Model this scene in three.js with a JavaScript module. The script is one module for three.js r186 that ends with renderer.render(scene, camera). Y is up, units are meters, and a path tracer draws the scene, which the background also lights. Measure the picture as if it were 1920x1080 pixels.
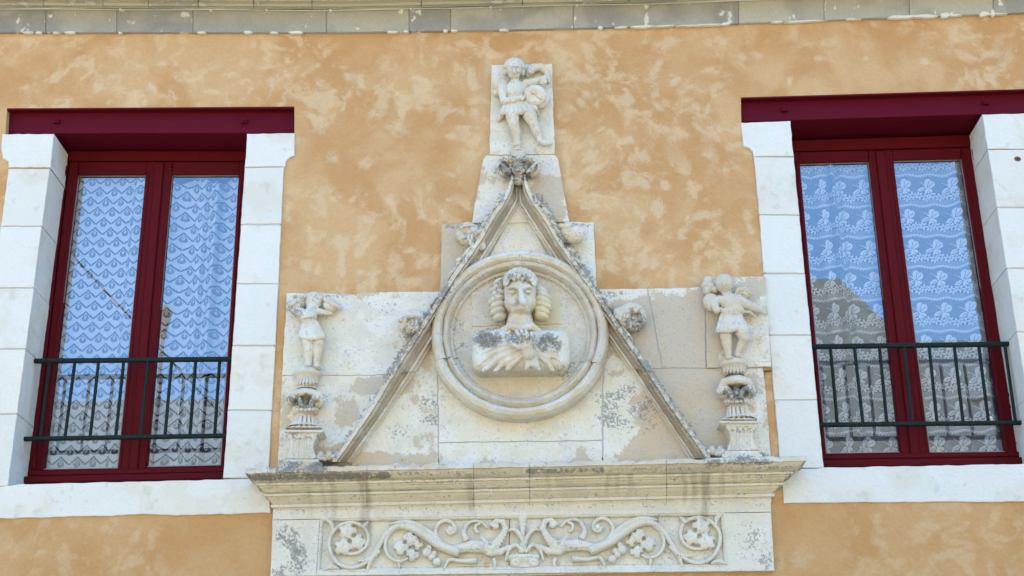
import * as THREE from 'three';
import { mergeGeometries } from 'three/addons/utils/BufferGeometryUtils.js';

// ------------------------------------------------------------------ camera, sky, sun, exposure
const FOCAL = 2600, PW = 1920, PH = 1080;              // focal length in pixels of a 1920 x 1080 picture
const scene = new THREE.Scene();
const camera = new THREE.PerspectiveCamera(2 * Math.atan(PH / 2 / FOCAL) * 180 / Math.PI, PW / PH, 0.1, 400);
camera.position.set(0, 1.65, 7.2);
camera.rotation.set(22.17 * Math.PI / 180, 0.78 * Math.PI / 180, -0.67 * Math.PI / 180, 'YXZ');
camera.updateMatrixWorld(true);

const SKYW = 512, SKYH = 256, skyData = new Float32Array(SKYW * SKYH * 4);
for (let j = 0; j < SKYH; j++) {
  const el = ((j + 0.5) / SKYH - 0.5) * Math.PI, s = Math.max(0, Math.sin(el));
  const h = Math.pow(1 - s, 9.0);                       // pale air near the horizon, deep blue above
  const c = [0.22 + 0.48 * h, 0.55 + 0.32 * h, 1.18 + 0.04 * h];
  for (let i = 0; i < SKYW; i++) skyData.set([c[0] * 0.8, c[1] * 0.8, c[2] * 0.8, 1], (j * SKYW + i) * 4);
}
const sky = new THREE.DataTexture(skyData, SKYW, SKYH, THREE.RGBAFormat, THREE.FloatType);
sky.mapping = THREE.EquirectangularReflectionMapping; sky.magFilter = THREE.LinearFilter; sky.needsUpdate = true;
scene.background = sky; scene.environment = sky;

const sun = new THREE.DirectionalLight(new THREE.Color().setRGB(1.0, 0.92, 0.74), 5);   // high behind the house: the facade lies in open shade
sun.position.set(-9, 24, -20); sun.target.position.set(0, 0, 4); scene.add(sun, sun.target);
sun.castShadow = true; sun.shadow.mapSize.set(4096, 4096); sun.shadow.radius = 1;
Object.assign(sun.shadow.camera, { left: -30, right: 30, top: 30, bottom: -30, near: 1, far: 90 });

const renderer = new THREE.WebGLRenderer({ antialias: true });
renderer.toneMapping = THREE.LinearToneMapping;
renderer.toneMappingExposure = 3.05;
renderer.shadowMap.enabled = true;

// ------------------------------------------------------------------ helpers: measuring on the facade
const rot = new THREE.Matrix4().makeRotationFromEuler(camera.rotation);
function at(px, py, z = 0) {                            // point of the plane at depth z that was measured at a spot of the photograph
  const d = new THREE.Vector3((px - PW / 2) / FOCAL, -(py - PH / 2) / FOCAL, -1).applyMatrix4(rot);
  const t = (z - camera.position.z) / d.z;
  return new THREE.Vector3(camera.position.x + d.x * t, camera.position.y + d.y * t, z);
}
const inv = rot.clone().invert();
function toPx(x, y, z) {
  const v = new THREE.Vector3(x, y, z).sub(camera.position).applyMatrix4(inv);
  return [PW / 2 + FOCAL * v.x / -v.z, PH / 2 - FOCAL * v.y / -v.z];
}
const U = 0.0031;                                       // metres per measured pixel, for widths
let seed = 7;
const rnd = () => { seed = (seed * 1664525 + 1013904223) >>> 0; return seed / 4294967296; };
const clamp = (v, a = 0, b = 1) => v < a ? a : v > b ? b : v;
const sm = (a, b, v) => { const t = clamp((v - a) / (b - a)); return t * t * (3 - 2 * t); };
const mix = (a, b, t) => a + (b - a) * t;
const mix3 = (a, b, t) => [a[0] + (b[0] - a[0]) * t, a[1] + (b[1] - a[1]) * t, a[2] + (b[2] - a[2]) * t];
function hash(i, j) { let h = (i * 374761393 + j * 668265263) | 0; h = Math.imul(h ^ (h >>> 13), 1274126177); return ((h ^ (h >>> 16)) >>> 0) / 4294967296; }
function noise(x, y) {
  const i = Math.floor(x), j = Math.floor(y), u = x - i, v = y - j, a = u * u * (3 - 2 * u), b = v * v * (3 - 2 * v);
  return mix(mix(hash(i, j), hash(i + 1, j), a), mix(hash(i, j + 1), hash(i + 1, j + 1), a), b);
}
function fbm(x, y, o = 4) { let s = 0, a = 0.5, t = 0; for (let k = 0; k < o; k++) { s += a * noise(x, y); t += a; x = x * 2.03 + 17.1; y = y * 2.03 + 5.7; a *= 0.5; } return s / t; }

// ------------------------------------------------------------------ helpers: objects
const used = {};
function numbered(n) { used[n] = (used[n] || 0) + 1; return used[n] === 1 ? n : n + '_' + String(used[n] - 1).padStart(3, '0'); }
function thing(name, label, category, base, group) {
  const g = new THREE.Group(); g.name = numbered(name);
  g.position.copy(base); g.userData = { label, category, kind: 'thing' }; if (group) g.userData.group = group;
  g.baseAt = base.clone(); scene.add(g); return g;
}
function add(name, geo, material, parent, label) {      // geometry in world coordinates becomes a part
  const m = new THREE.Mesh(geo, material); m.name = name; m.castShadow = m.receiveShadow = true;
  const b = parent && parent.baseAt;
  if (b) { geo.translate(-b.x, -b.y, -b.z); m.baseAt = b; }
  if (label) m.userData.label = label;
  (parent || scene).add(m); return m;
}
function single(name, geo, material, label, category, group) {
  geo.computeBoundingBox(); const b = geo.boundingBox, o = new THREE.Vector3((b.min.x + b.max.x) / 2, b.min.y, (b.min.z + b.max.z) / 2);
  geo.translate(-o.x, -o.y, -o.z);
  const m = new THREE.Mesh(geo, material); m.name = numbered(name); m.position.copy(o); m.castShadow = m.receiveShadow = true;
  m.userData = { label, category, kind: 'thing' }; if (group) m.userData.group = group; m.baseAt = o; scene.add(m); return m;
}
function setting(name, geo, material) { const m = new THREE.Mesh(geo, material); m.name = name; m.userData.kind = 'structure'; m.castShadow = m.receiveShadow = true; scene.add(m); return m; }

// uv: planar on the facade (x, y in metres with a slant for depth), or by the way each face points
function planarUV(g, w) {
  const p = g.attributes.position, uv = new Float32Array(p.count * 2);
  for (let i = 0; i < p.count; i++) { const z = p.getZ(i); uv[2 * i] = (p.getX(i) + 0.08 * z - w.x) / w.w; uv[2 * i + 1] = (p.getY(i) + 0.45 * z - w.y) / w.h; }
  g.setAttribute('uv', new THREE.BufferAttribute(uv, 2)); return g;
}
function boxUV(g, scale = 1, ox = 0, oy = 0) {
  if (g.index) g = g.toNonIndexed();
  const p = g.attributes.position, uv = new Float32Array(p.count * 2), a = new THREE.Vector3(), b = new THREE.Vector3(), c = new THREE.Vector3();
  for (let i = 0; i < p.count; i += 3) {
    a.fromBufferAttribute(p, i); b.fromBufferAttribute(p, i + 1).sub(a); c.fromBufferAttribute(p, i + 2).sub(a); b.cross(c);
    const x = Math.abs(b.x), y = Math.abs(b.y), z = Math.abs(b.z);
    for (let k = 0; k < 3; k++) {
      const X = p.getX(i + k), Y = p.getY(i + k), Z = p.getZ(i + k);
      const q = z >= x && z >= y ? [X, Y] : x >= y ? [Z, Y] : [X, Z];
      uv[2 * (i + k)] = q[0] / scale + ox; uv[2 * (i + k) + 1] = q[1] / scale + oy;
    }
  }
  g.setAttribute('uv', new THREE.BufferAttribute(uv, 2)); return g;
}
function tris(pos, idx) {
  const g = new THREE.BufferGeometry(); g.setAttribute('position', new THREE.Float32BufferAttribute(pos, 3)); g.setIndex(idx); return g;
}
// a block with four measured corners (top left, top right, bottom right, bottom left), chamfered at the front
function prism(q, zf, zb, ch = 0.003, zm = zf) {
  const c = q.map(([x, y]) => at(x, y, zm)), m = c.reduce((s, v) => s.add(v), new THREE.Vector3()).multiplyScalar(0.25), pos = [], idx = [];
  const ring = (inset, z) => c.forEach((v) => { const dx = m.x - v.x, dy = m.y - v.y; pos.push(v.x + Math.sign(dx) * inset, v.y + Math.sign(dy) * inset, z); });
  ring(ch, zf); ring(0, zf - ch); ring(0, zb);
  idx.push(0, 3, 2, 0, 2, 1); for (const r of [0, 4]) for (let i = 0; i < 4; i++) { const j = (i + 1) % 4; idx.push(r + i, r + j, r + 4 + j, r + i, r + 4 + j, r + 4 + i); }
  idx.push(8, 9, 10, 8, 10, 11);
  const g = tris(pos, idx).toNonIndexed(); g.computeVertexNormals(); return g;
}
// a stone with a measured outline, its edges a little uneven and worn
function slab(poly, zf, zb, o = {}) {
  const jit = o.jit ?? 0.0022, seg = o.seg ?? 0.03, bevel = o.bevel ?? 0.005, pts = [];
  const w = poly.map(([x, y]) => at(x, y, o.zm ?? zf));
  w.forEach((a, i) => {
    const b = w[(i + 1) % w.length], n = Math.max(1, Math.round(Math.hypot(b.x - a.x, b.y - a.y) / seg));
    for (let k = 0; k < n; k++) { const t = k / n, x = mix(a.x, b.x, t), y = mix(a.y, b.y, t);
      pts.push(new THREE.Vector2(x + (noise(x * 31 + 5, y * 31) - 0.5) * 2 * jit, y + (noise(x * 31, y * 31 + 9) - 0.5) * 2 * jit)); }
  });
  const cl = []; { // pull the outline in by the bevel, so that the stone keeps its measured size
    const area = THREE.ShapeUtils.area(pts); if (area < 0) pts.reverse();
    for (let i = 0; i < pts.length; i++) { const a = pts[(i + pts.length - 1) % pts.length], b = pts[(i + 1) % pts.length], d = new THREE.Vector2().subVectors(b, a).normalize(); cl.push(new THREE.Vector2(pts[i].x - d.y * bevel, pts[i].y + d.x * bevel)); }
  }
  const g = new THREE.ExtrudeGeometry(new THREE.Shape(cl), { depth: zf - zb - bevel, bevelEnabled: true, bevelThickness: bevel, bevelSize: bevel, bevelOffset: 0, bevelSegments: 2, curveSegments: 4 });
  g.translate(0, 0, zb); return g;
}
// tube with changing radius, flattened in depth
function taper(pts, radii, flat = 0.8, sides = 8, steps = 0) {
  const curve = new THREE.CatmullRomCurve3(pts, false, 'centripetal'), n = steps || Math.max(6, pts.length * 5), pos = [], idx = [];
  for (let i = 0; i <= n; i++) {
    const t = i / n, p = curve.getPoint(t), d = curve.getTangent(t), L = Math.hypot(d.x, d.y) || 1, nx = -d.y / L, ny = d.x / L, f = t * (radii.length - 1), k = Math.min(radii.length - 2, Math.floor(f)), r = mix(radii[k], radii[k + 1], f - k);
    for (let s = 0; s < sides; s++) { const a = s / sides * Math.PI * 2, c = Math.cos(a) * r, z = Math.sin(a) * r * flat; pos.push(p.x + nx * c, p.y + ny * c, p.z + z); }
  }
  for (let i = 0; i < n; i++) for (let s = 0; s < sides; s++) { const a = i * sides + s, b = i * sides + (s + 1) % sides; idx.push(a, a + sides, b, b, a + sides, b + sides); }
  const c0 = pos.length / 3; pos.push(...pts[0].toArray(), ...pts[pts.length - 1].toArray());
  for (let s = 0; s < sides; s++) { idx.push(c0, s, (s + 1) % sides, c0 + 1, n * sides + (s + 1) % sides, n * sides + s); }
  const g = tris(pos, idx); g.computeVertexNormals(); return g;
}
const line = (list, z) => list.map(([x, y, zz]) => at(x, y, zz ?? z));
// a moulding between two measured lines: profile is a list of [across 0..1, depth]
function moulding(outer, inner, prof, n = 60, wear = 0.0025) {
  const mk = (l) => new THREE.CatmullRomCurve3(l.map(([x, y]) => new THREE.Vector3(x, y, 0)), false, 'centripetal');
  const a = mk(outer), b = mk(inner), pos = [], idx = [], m = prof.length;
  for (let i = 0; i <= n; i++) {
    const t = i / n, p = a.getPoint(t), q = b.getPoint(t);
    for (let k = 0; k < m; k++) {
      const [s, z] = prof[k], A = at(p.x, p.y, z), B = at(q.x, q.y, z), x = mix(A.x, B.x, s), y = mix(A.y, B.y, s);
      pos.push(x + (noise(x * 40 + k * 7, y * 40) - 0.5) * wear, y + (noise(x * 40, y * 40 + k * 3) - 0.5) * wear, z + (z > 0.005 ? (fbm(x * 30 + k, y * 30, 2) - 0.5) * wear * 1.6 : 0));
    }
  }
  for (let i = 0; i < n; i++) for (let k = 0; k < m - 1; k++) { const u = i * m + k; idx.push(u, u + m, u + 1, u + 1, u + m, u + m + 1); }
  for (const s of [0, n]) for (let k = 1; k < m - 1; k++) idx.push(s * m, s * m + k, s * m + k + 1);
  const g = tris(pos, idx).toNonIndexed(); g.computeVertexNormals(); return g;
}

// ------------------------------------------------------------------ helpers: carving (distance fields meshed by surface nets)
const V = (p) => { const z = p[2] ?? 0.05, a = at(p[0], p[1], z * 1.14); return a; };
function cap(a, b, ra, rb = ra, k = 0.012, sub = false) {
  const A = V(a), B = V(b); ra *= U; rb *= U; const R = Math.max(ra, rb), dx = B.x - A.x, dy = B.y - A.y, dz = B.z - A.z, L = dx * dx + dy * dy + dz * dz + 1e-9;
  return { lo: [Math.min(A.x, B.x) - R, Math.min(A.y, B.y) - R, Math.min(A.z, B.z) - R], hi: [Math.max(A.x, B.x) + R, Math.max(A.y, B.y) + R, Math.max(A.z, B.z) + R], k, sub,
    f(x, y, z) { const px = x - A.x, py = y - A.y, pz = z - A.z, t = clamp((px * dx + py * dy + pz * dz) / L); return Math.hypot(px - dx * t, py - dy * t, pz - dz * t) - mix(ra, rb, t); } };
}
function ell(c, r, rz = 0, k = 0.012, sub = false, tx = 0) {       // radii in measured pixels
  const C = V(c), a = r[0] * U, b = r[1] * U, d = r[2] * U, R = Math.max(a, b, d), co = Math.cos(rz), si = Math.sin(rz), ct = Math.cos(tx), st = Math.sin(tx);
  return { lo: [C.x - R, C.y - R, C.z - R], hi: [C.x + R, C.y + R, C.z + R], k, sub,
    f(x, y, z) { const X = x - C.x, Y = y - C.y, Z = z - C.z, u = co * X + si * Y, v0 = -si * X + co * Y, v = ct * v0 + st * Z, w = -st * v0 + ct * Z;
      const k0 = Math.hypot(u / a, v / b, w / d), k1 = Math.hypot(u / a / a, v / b / b, w / d / d); return k1 < 1e-9 ? -Math.min(a, b, d) : k0 * (k0 - 1) / k1; } };
}
function rbox(c, h, r, k = 0.012, rz = 0, sub = false) {
  const C = V(c), a = h[0] * U, b = h[1] * U, d = h[2] * U, R = r * U, m = Math.hypot(a, b, d), co = Math.cos(rz), si = Math.sin(rz);
  return { lo: [C.x - m, C.y - m, C.z - d], hi: [C.x + m, C.y + m, C.z + d], k, sub,
    f(x, y, z) { const X = x - C.x, Y = y - C.y, u = Math.abs(co * X + si * Y) - a + R, v = Math.abs(-si * X + co * Y) - b + R, w = Math.abs(z - C.z) - d + R; return Math.hypot(Math.max(u, 0), Math.max(v, 0), Math.max(w, 0)) + Math.min(Math.max(u, v, w), 0) - R; } };
}
function chain(pts, radii, k = 0.012, sub = false) { const out = []; for (let i = 0; i < pts.length - 1; i++) out.push(cap(pts[i], pts[i + 1], radii[i], radii[i + 1], k, sub)); return out; }
function carve(prims, cell = 0.0032, zmin = -0.005) {
  const lo = [1e9, 1e9, 1e9], hi = [-1e9, -1e9, -1e9];
  prims.forEach((p) => { if (!p.sub) for (let i = 0; i < 3; i++) { lo[i] = Math.min(lo[i], p.lo[i]); hi[i] = Math.max(hi[i], p.hi[i]); } });
  lo[2] = Math.max(lo[2], zmin); for (let i = 0; i < 3; i++) { lo[i] -= 3 * cell; hi[i] += 3 * cell; }
  const n = lo.map((v, i) => Math.ceil((hi[i] - v) / cell) + 1), [nx, ny, nz] = n, f = new Float32Array(nx * ny * nz).fill(0.5);
  for (const p of prims) {
    const a = [0, 1, 2].map((i) => Math.max(0, Math.floor((p.lo[i] - p.k * 1.5 - 3 * cell - lo[i]) / cell))), b = [0, 1, 2].map((i) => Math.min(n[i] - 1, Math.ceil((p.hi[i] + p.k * 1.5 + 3 * cell - lo[i]) / cell)));
    for (let k = a[2]; k <= b[2]; k++) for (let j = a[1]; j <= b[1]; j++) for (let i = a[0]; i <= b[0]; i++) {
      const q = (k * ny + j) * nx + i, d = p.f(lo[0] + i * cell, lo[1] + j * cell, lo[2] + k * cell), e = p.sub ? -f[q] : f[q], h = Math.max(p.k - Math.abs(e - d), 0) / p.k;
      if (p.sub) { const g = f[q], hh = Math.max(p.k - Math.abs(g + d), 0) / p.k; f[q] = Math.max(g, -d) + hh * hh * p.k * 0.25; }
      else f[q] = Math.min(e, d) - h * h * p.k * 0.25;
    }
  }
  for (let k = 0; k < nz; k++) for (let j = 0; j < ny; j++) for (let i = 0; i < nx; i++) if (!i || !j || !k || i === nx - 1 || j === ny - 1 || k === nz - 1) { const q = (k * ny + j) * nx + i; f[q] = Math.max(f[q], cell * 0.5); }
  const id = new Int32Array(nx * ny * nz).fill(-1), pos = [], idx = [], off = [0, 1, nx, nx + 1, nx * ny, nx * ny + 1, nx * ny + nx, nx * ny + nx + 1];
  const E = [[0, 1], [2, 3], [4, 5], [6, 7], [0, 2], [1, 3], [4, 6], [5, 7], [0, 4], [1, 5], [2, 6], [3, 7]];
  for (let k = 0; k < nz - 1; k++) for (let j = 0; j < ny - 1; j++) for (let i = 0; i < nx - 1; i++) {
    const q = (k * ny + j) * nx + i; let m = 0; for (let c = 0; c < 8; c++) if (f[q + off[c]] < 0) m |= 1 << c;
    if (m === 0 || m === 255) continue;
    let x = 0, y = 0, z = 0, s = 0;
    for (const [a, b] of E) if (((m >> a) & 1) !== ((m >> b) & 1)) { const fa = f[q + off[a]], t = fa / (fa - f[q + off[b]]); x += mix(a & 1, b & 1, t); y += mix((a >> 1) & 1, (b >> 1) & 1, t); z += mix((a >> 2) & 1, (b >> 2) & 1, t); s++; }
    id[q] = pos.length / 3; pos.push(lo[0] + (i + x / s) * cell, lo[1] + (j + y / s) * cell, lo[2] + (k + z / s) * cell);
  }
  const quad = (a, b, c, d, flip) => { if (a < 0 || b < 0 || c < 0 || d < 0) return; if (flip) idx.push(a, c, b, a, d, c); else idx.push(a, b, c, a, c, d); };
  for (let k = 1; k < nz - 1; k++) for (let j = 1; j < ny - 1; j++) for (let i = 1; i < nx - 1; i++) {
    const q = (k * ny + j) * nx + i, s = f[q] < 0;
    if (s !== (f[q + 1] < 0)) quad(id[q - nx - nx * ny], id[q - nx * ny], id[q], id[q - nx], !s);
    if (s !== (f[q + nx] < 0)) quad(id[q - 1 - nx * ny], id[q - 1], id[q], id[q - nx * ny], !s);
    if (s !== (f[q + nx * ny] < 0)) quad(id[q - 1 - nx], id[q - nx], id[q], id[q - 1], !s);
  }
  const g = tris(pos, idx); g.computeVertexNormals(); return g;
}

// ------------------------------------------------------------------ procedural materials
const enc = (v) => { v = clamp(v); return Math.round(255 * (v <= 0.0031308 ? v * 12.92 : 1.055 * Math.pow(v, 1 / 2.4) - 0.055)); };
function texture(w, h, fn, color = true, wrap = THREE.RepeatWrapping) {
  const d = new Uint8Array(w * h * 4);
  for (let j = 0; j < h; j++) for (let i = 0; i < w; i++) { const c = fn((i + 0.5) / w, (j + 0.5) / h), q = (j * w + i) * 4;
    if (color) { d[q] = enc(c[0]); d[q + 1] = enc(c[1]); d[q + 2] = enc(c[2]); } else d[q] = d[q + 1] = d[q + 2] = Math.round(255 * clamp(c)); d[q + 3] = 255; }
  const t = new THREE.DataTexture(d, w, h); t.magFilter = THREE.LinearFilter; t.wrapS = t.wrapT = wrap; if (color) t.colorSpace = THREE.SRGBColorSpace; t.needsUpdate = true; return t;
}
const std = (o) => new THREE.MeshStandardMaterial(o);
const ALB = rgbOf(0.74, 0.74, 0.74);                    // lime surfaces reflect about two thirds at most
function rgbOf(r, g, b) { return new THREE.Color().setRGB(r, g, b); }
const rgb = (r, g, b) => new THREE.Color().setRGB(r, g, b);

// ochre lime plaster: swirling trowelled layers, rubbed pale spots, fine sand grain
const wallWin = { x: -3.5, y: 2.6, w: 7.0, h: 4.375 };
const spots = [[120, 75, 26], [215, 95, 34], [262, 125, 30], [228, 165, 22], [450, 120, 34], [540, 142, 26], [700, 215, 40], [655, 180, 34], [735, 245, 32], [690, 300, 46], [640, 460, 40], [700, 520, 46], [790, 490, 30], [600, 380, 30], [845, 255, 22], [850, 330, 36], [1110, 130, 40], [1180, 215, 46], [1110, 300, 50], [1185, 300, 46], [1270, 250, 44], [1330, 290, 34], [1090, 190, 26], [1150, 370, 44], [1300, 360, 40], [1255, 445, 26], [1390, 115, 30], [1625, 108, 14], [1735, 118, 24], [1800, 150, 50], [1840, 95, 22], [1905, 95, 18], [1540, 110, 24], [1300, 200, 36], [1360, 320, 34], [1420, 110, 26], [820, 110, 40], [720, 120, 36], [600, 160, 30], [250, 985, 30], [80, 1010, 26], [1600, 1000, 34], [1790, 1020, 30], [330, 120, 22], [90, 150, 30], [1480, 150, 22], [890, 210, 30], [560, 260, 28], [620, 300, 30], [1230, 500, 44], [1340, 470, 34], [1180, 490, 30], [570, 500, 30]]
  .map(([x, y, r]) => { const p = at(x, y, 0); return [p.x, p.y, r * U * 0.8]; });
function plaster(u, v) {
  const x = wallWin.x + u * wallWin.w, y = wallWin.y + v * wallWin.h;
  const wx = fbm(x * 3.6 + 3, y * 3.6, 3) - 0.5, wy = fbm(x * 3.6, y * 3.6 + 40, 3) - 0.5, X = x + wx * 0.17, Y = y + wy * 0.17;
  const broad = fbm(X * 4.2 + 11, Y * 4.2, 4), ang = noise(x * 3.4 + 50, y * 3.4) * 9, ca = Math.cos(ang), sa = Math.sin(ang);
  const brush = noise((ca * X + sa * Y) * 26, (-sa * X + ca * Y) * 90) * 0.6 + noise((ca * X + sa * Y) * 60 + 7, (-sa * X + ca * Y) * 170) * 0.4;
  let pale = sm(0.44, 0.74, fbm(X * 15 + 70, Y * 15 + 9, 4) + (brush - 0.5) * 0.26) * sm(0.36, 0.6, fbm(x * 2.2 + 9, y * 2.2 + 31, 2) + 0.1);
  let sp = 0;
  for (const [cx, cy, r] of spots) { const dx = x - cx, dy = y - cy; if (dx > r * 2 || dx < -r * 2 || dy > r * 2 || dy < -r * 2) continue; sp = Math.max(sp, 1 - Math.hypot(dx, dy) / r); }
  if (sp > 0) pale = Math.max(pale, sm(0.25, 0.8, sp * 0.75 + (fbm(X * 21, Y * 21 + 3, 4) - 0.5) * 1.1 + (brush - 0.5) * 0.6));
  const low = toPx(x, y, 0)[1] > 930 ? 0.55 : 1;        // the strip under the window band is a later, plainer coat
  pale *= low;
  let c = mix3([0.66, 0.345, 0.125], [0.75, 0.45, 0.20], sm(0.3, 0.68, broad + (brush - 0.5) * 0.14));
  if (low < 1) c = mix3(c, [0.62, 0.32, 0.10], 0.5);
  c = mix3(c, [0.85, 0.62, 0.36], pale * 0.6);
  const g = 1 + (noise(x * 300, y * 300) - 0.5) * 0.12 + (fbm(x * 60, y * 60, 2) - 0.5) * 0.07;
  return [c[0] * g, c[1] * g, c[2] * g];
}
const plasterMap = texture(2048, 1280, plaster, true, THREE.MirroredRepeatWrapping);
const plasterBump = texture(1024, 640, (u, v) => { const x = u * 7, y = v * 4.375; const wx = fbm(x * 2.1, y * 2.1, 2) - 0.5; return fbm(x * 5 + wx, y * 8 - wx, 3) * 0.7 + noise(x * 70, y * 70) * 0.3; }, false, THREE.MirroredRepeatWrapping);
const M = {};
M.plaster = std({ color: ALB, map: plasterMap, bumpMap: plasterBump, bumpScale: 0.009, roughness: 0.95 });

// the carved limestone: limewash worn off in patches, lichen crusts, rain streaks, a few orange lichens, each where the photograph shows it
const stoneWin = { x: at(450, 600).x, y: at(980, 1090, 0.02).y, w: 0, h: 0 };
stoneWin.w = at(1520, 600).x - stoneWin.x; stoneWin.h = at(980, 95).y - stoneWin.y;
const segD = (px, py, a, b) => { const dx = b[0] - a[0], dy = b[1] - a[1], t = clamp(((px - a[0]) * dx + (py - a[1]) * dy) / (dx * dx + dy * dy)); return Math.hypot(px - a[0] - dx * t, py - a[1] - dy * t); };
const crust = [ // x, y, rx, ry, strength of dark lichen
  [1165, 765, 58, 50, 0.62], [1215, 775, 26, 40, 0.6], [745, 805, 32, 26, 0.55], [805, 765, 26, 36, 0.6], [540, 1000, 26, 26, 0.75], [560, 1040, 22, 40, 0.72], [535, 1065, 24, 16, 0.7], [1400, 1000, 30, 40, 0.45], [1435, 1040, 16, 30, 0.5],
  [560, 572, 22, 16, 0.6], [572, 742, 36, 16, 0.9], [568, 806, 44, 9, 0.6], [560, 862, 44, 12, 0.85], [610, 860, 26, 10, 0.9], [1383, 728, 36, 18, 0.92], [1388, 794, 40, 8, 0.6], [1395, 850, 52, 10, 0.8], [1335, 852, 20, 10, 0.85],
  [776, 605, 28, 28, 0.72], [1190, 596, 26, 28, 0.85], [875, 440, 22, 24, 0.4], [1072, 440, 24, 24, 0.32], [972, 312, 46, 28, 0.85], [972, 285, 14, 14, 0.4], [1185, 520, 30, 6, 0.8], [1140, 546, 50, 7, 0.7], [590, 551, 60, 6, 0.6], [860, 420, 40, 5, 0.6], [1090, 417, 30, 5, 0.6],
  [975, 512, 30, 14, 0.75], [935, 535, 16, 22, 0.55], [920, 628, 30, 18, 0.95], [980, 624, 34, 12, 0.7], [1032, 634, 28, 20, 0.92], [905, 560, 40, 30, 0.25], [1000, 470, 40, 10, 0.35], [1328, 536, 14, 14, 0.4], [1065, 690, 30, 30, 0.45], [860, 640, 16, 60, 0.45],
  [905, 1000, 60, 20, 0.15], [1245, 965, 20, 10, 0.55], [1262, 1035, 22, 14, 0.5], [470, 900, 20, 16, 0.75], [1490, 890, 26, 22, 0.75], [930, 283, 14, 7, 0.5], [1015, 160, 16, 12, 0.25], [955, 118, 22, 10, 0.2], [1395, 545, 16, 12, 0.4], [640, 600, 60, 50, 0.22], [700, 570, 70, 20, 0.28],
];
const crustLines = [[[945, 365], [842, 535], 10, 0.55], [[842, 535], [725, 705], 9, 0.75], [[725, 705], [622, 866], 8, 0.5], [[1010, 365], [1115, 535], 10, 0.66], [[1115, 535], [1222, 700], 9, 0.75], [[1222, 700], [1333, 858], 9, 0.6], [[470, 880], [735, 876], 8, 0.95], [[735, 874], [990, 870], 5, 0.5], [[995, 868], [1130, 866], 6, 0.8], [[1130, 866], [1505, 862], 4, 0.55],
  [[480, 893], [880, 888], 9, 0.36], [[560, 950], [1430, 938], 5, 0.35], [[500, 925], [900, 921], 5, 0.4], [[900, 925], [1440, 916], 5, 0.35], [[990, 890], [1480, 880], 8, 0.3]];
const drips = [[586, 4, 0.35, 960], [612, 4, 0.4, 1000], [630, 6, 0.5, 1010], [688, 9, 0.8, 1015], [745, 3, 0.3, 940], [886, 6, 0.6, 980], [1030, 4, 0.3, 930], [1141, 4, 0.4, 930], [1160, 4, 0.45, 935], [1183, 5, 0.4, 940], [1283, 4, 0.5, 945], [1301, 5, 0.6, 955], [1322, 7, 0.85, 1000], [1353, 5, 0.5, 940], [1375, 4, 0.45, 930], [1440, 4, 0.35, 920]];
const rust = [[662, 740, 4], [670, 816, 3], [753, 858, 4], [921, 984, 5], [914, 1054, 6], [1072, 994, 3], [1248, 683, 4], [905, 1040, 3]];
const sandy = [[1265, 610, 80, 70, 0.75], [1285, 770, 100, 90, 0.7], [640, 780, 24, 50, 0.6], [660, 770, 16, 22, 0.5], [575, 650, 40, 60, 0.2], [700, 856, 90, 14, 0.5], [845, 480, 34, 60, 0.55], [620, 850, 50, 20, 0.5], [800, 820, 20, 20, 0.3], [1240, 840, 90, 26, 0.5], [1170, 560, 60, 30, 0.35], [1010, 380, 40, 40, 0.3], [690, 720, 40, 16, 0.5]];
const whiteZ = [[985, 800, 190, 60, 0.6], [690, 640, 60, 70, 0.42], [610, 790, 50, 60, 0.35], [980, 215, 70, 90, 0.45], [1100, 470, 30, 70, 0.5], [975, 420, 40, 50, 0.5], [1150, 545, 40, 18, 0.7], [1400, 640, 40, 60, 0.35], [1080, 640, 60, 60, 0.4], [980, 1010, 380, 60, 0.45], [930, 370, 40, 50, 0.3], [975, 650, 140, 140, 0.3], [975, 740, 90, 30, 0.5], [750, 790, 75, 60, 0.4], [1185, 770, 60, 70, 0.32], [590, 750, 60, 80, 0.36], [600, 640, 60, 70, 0.3]];
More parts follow.
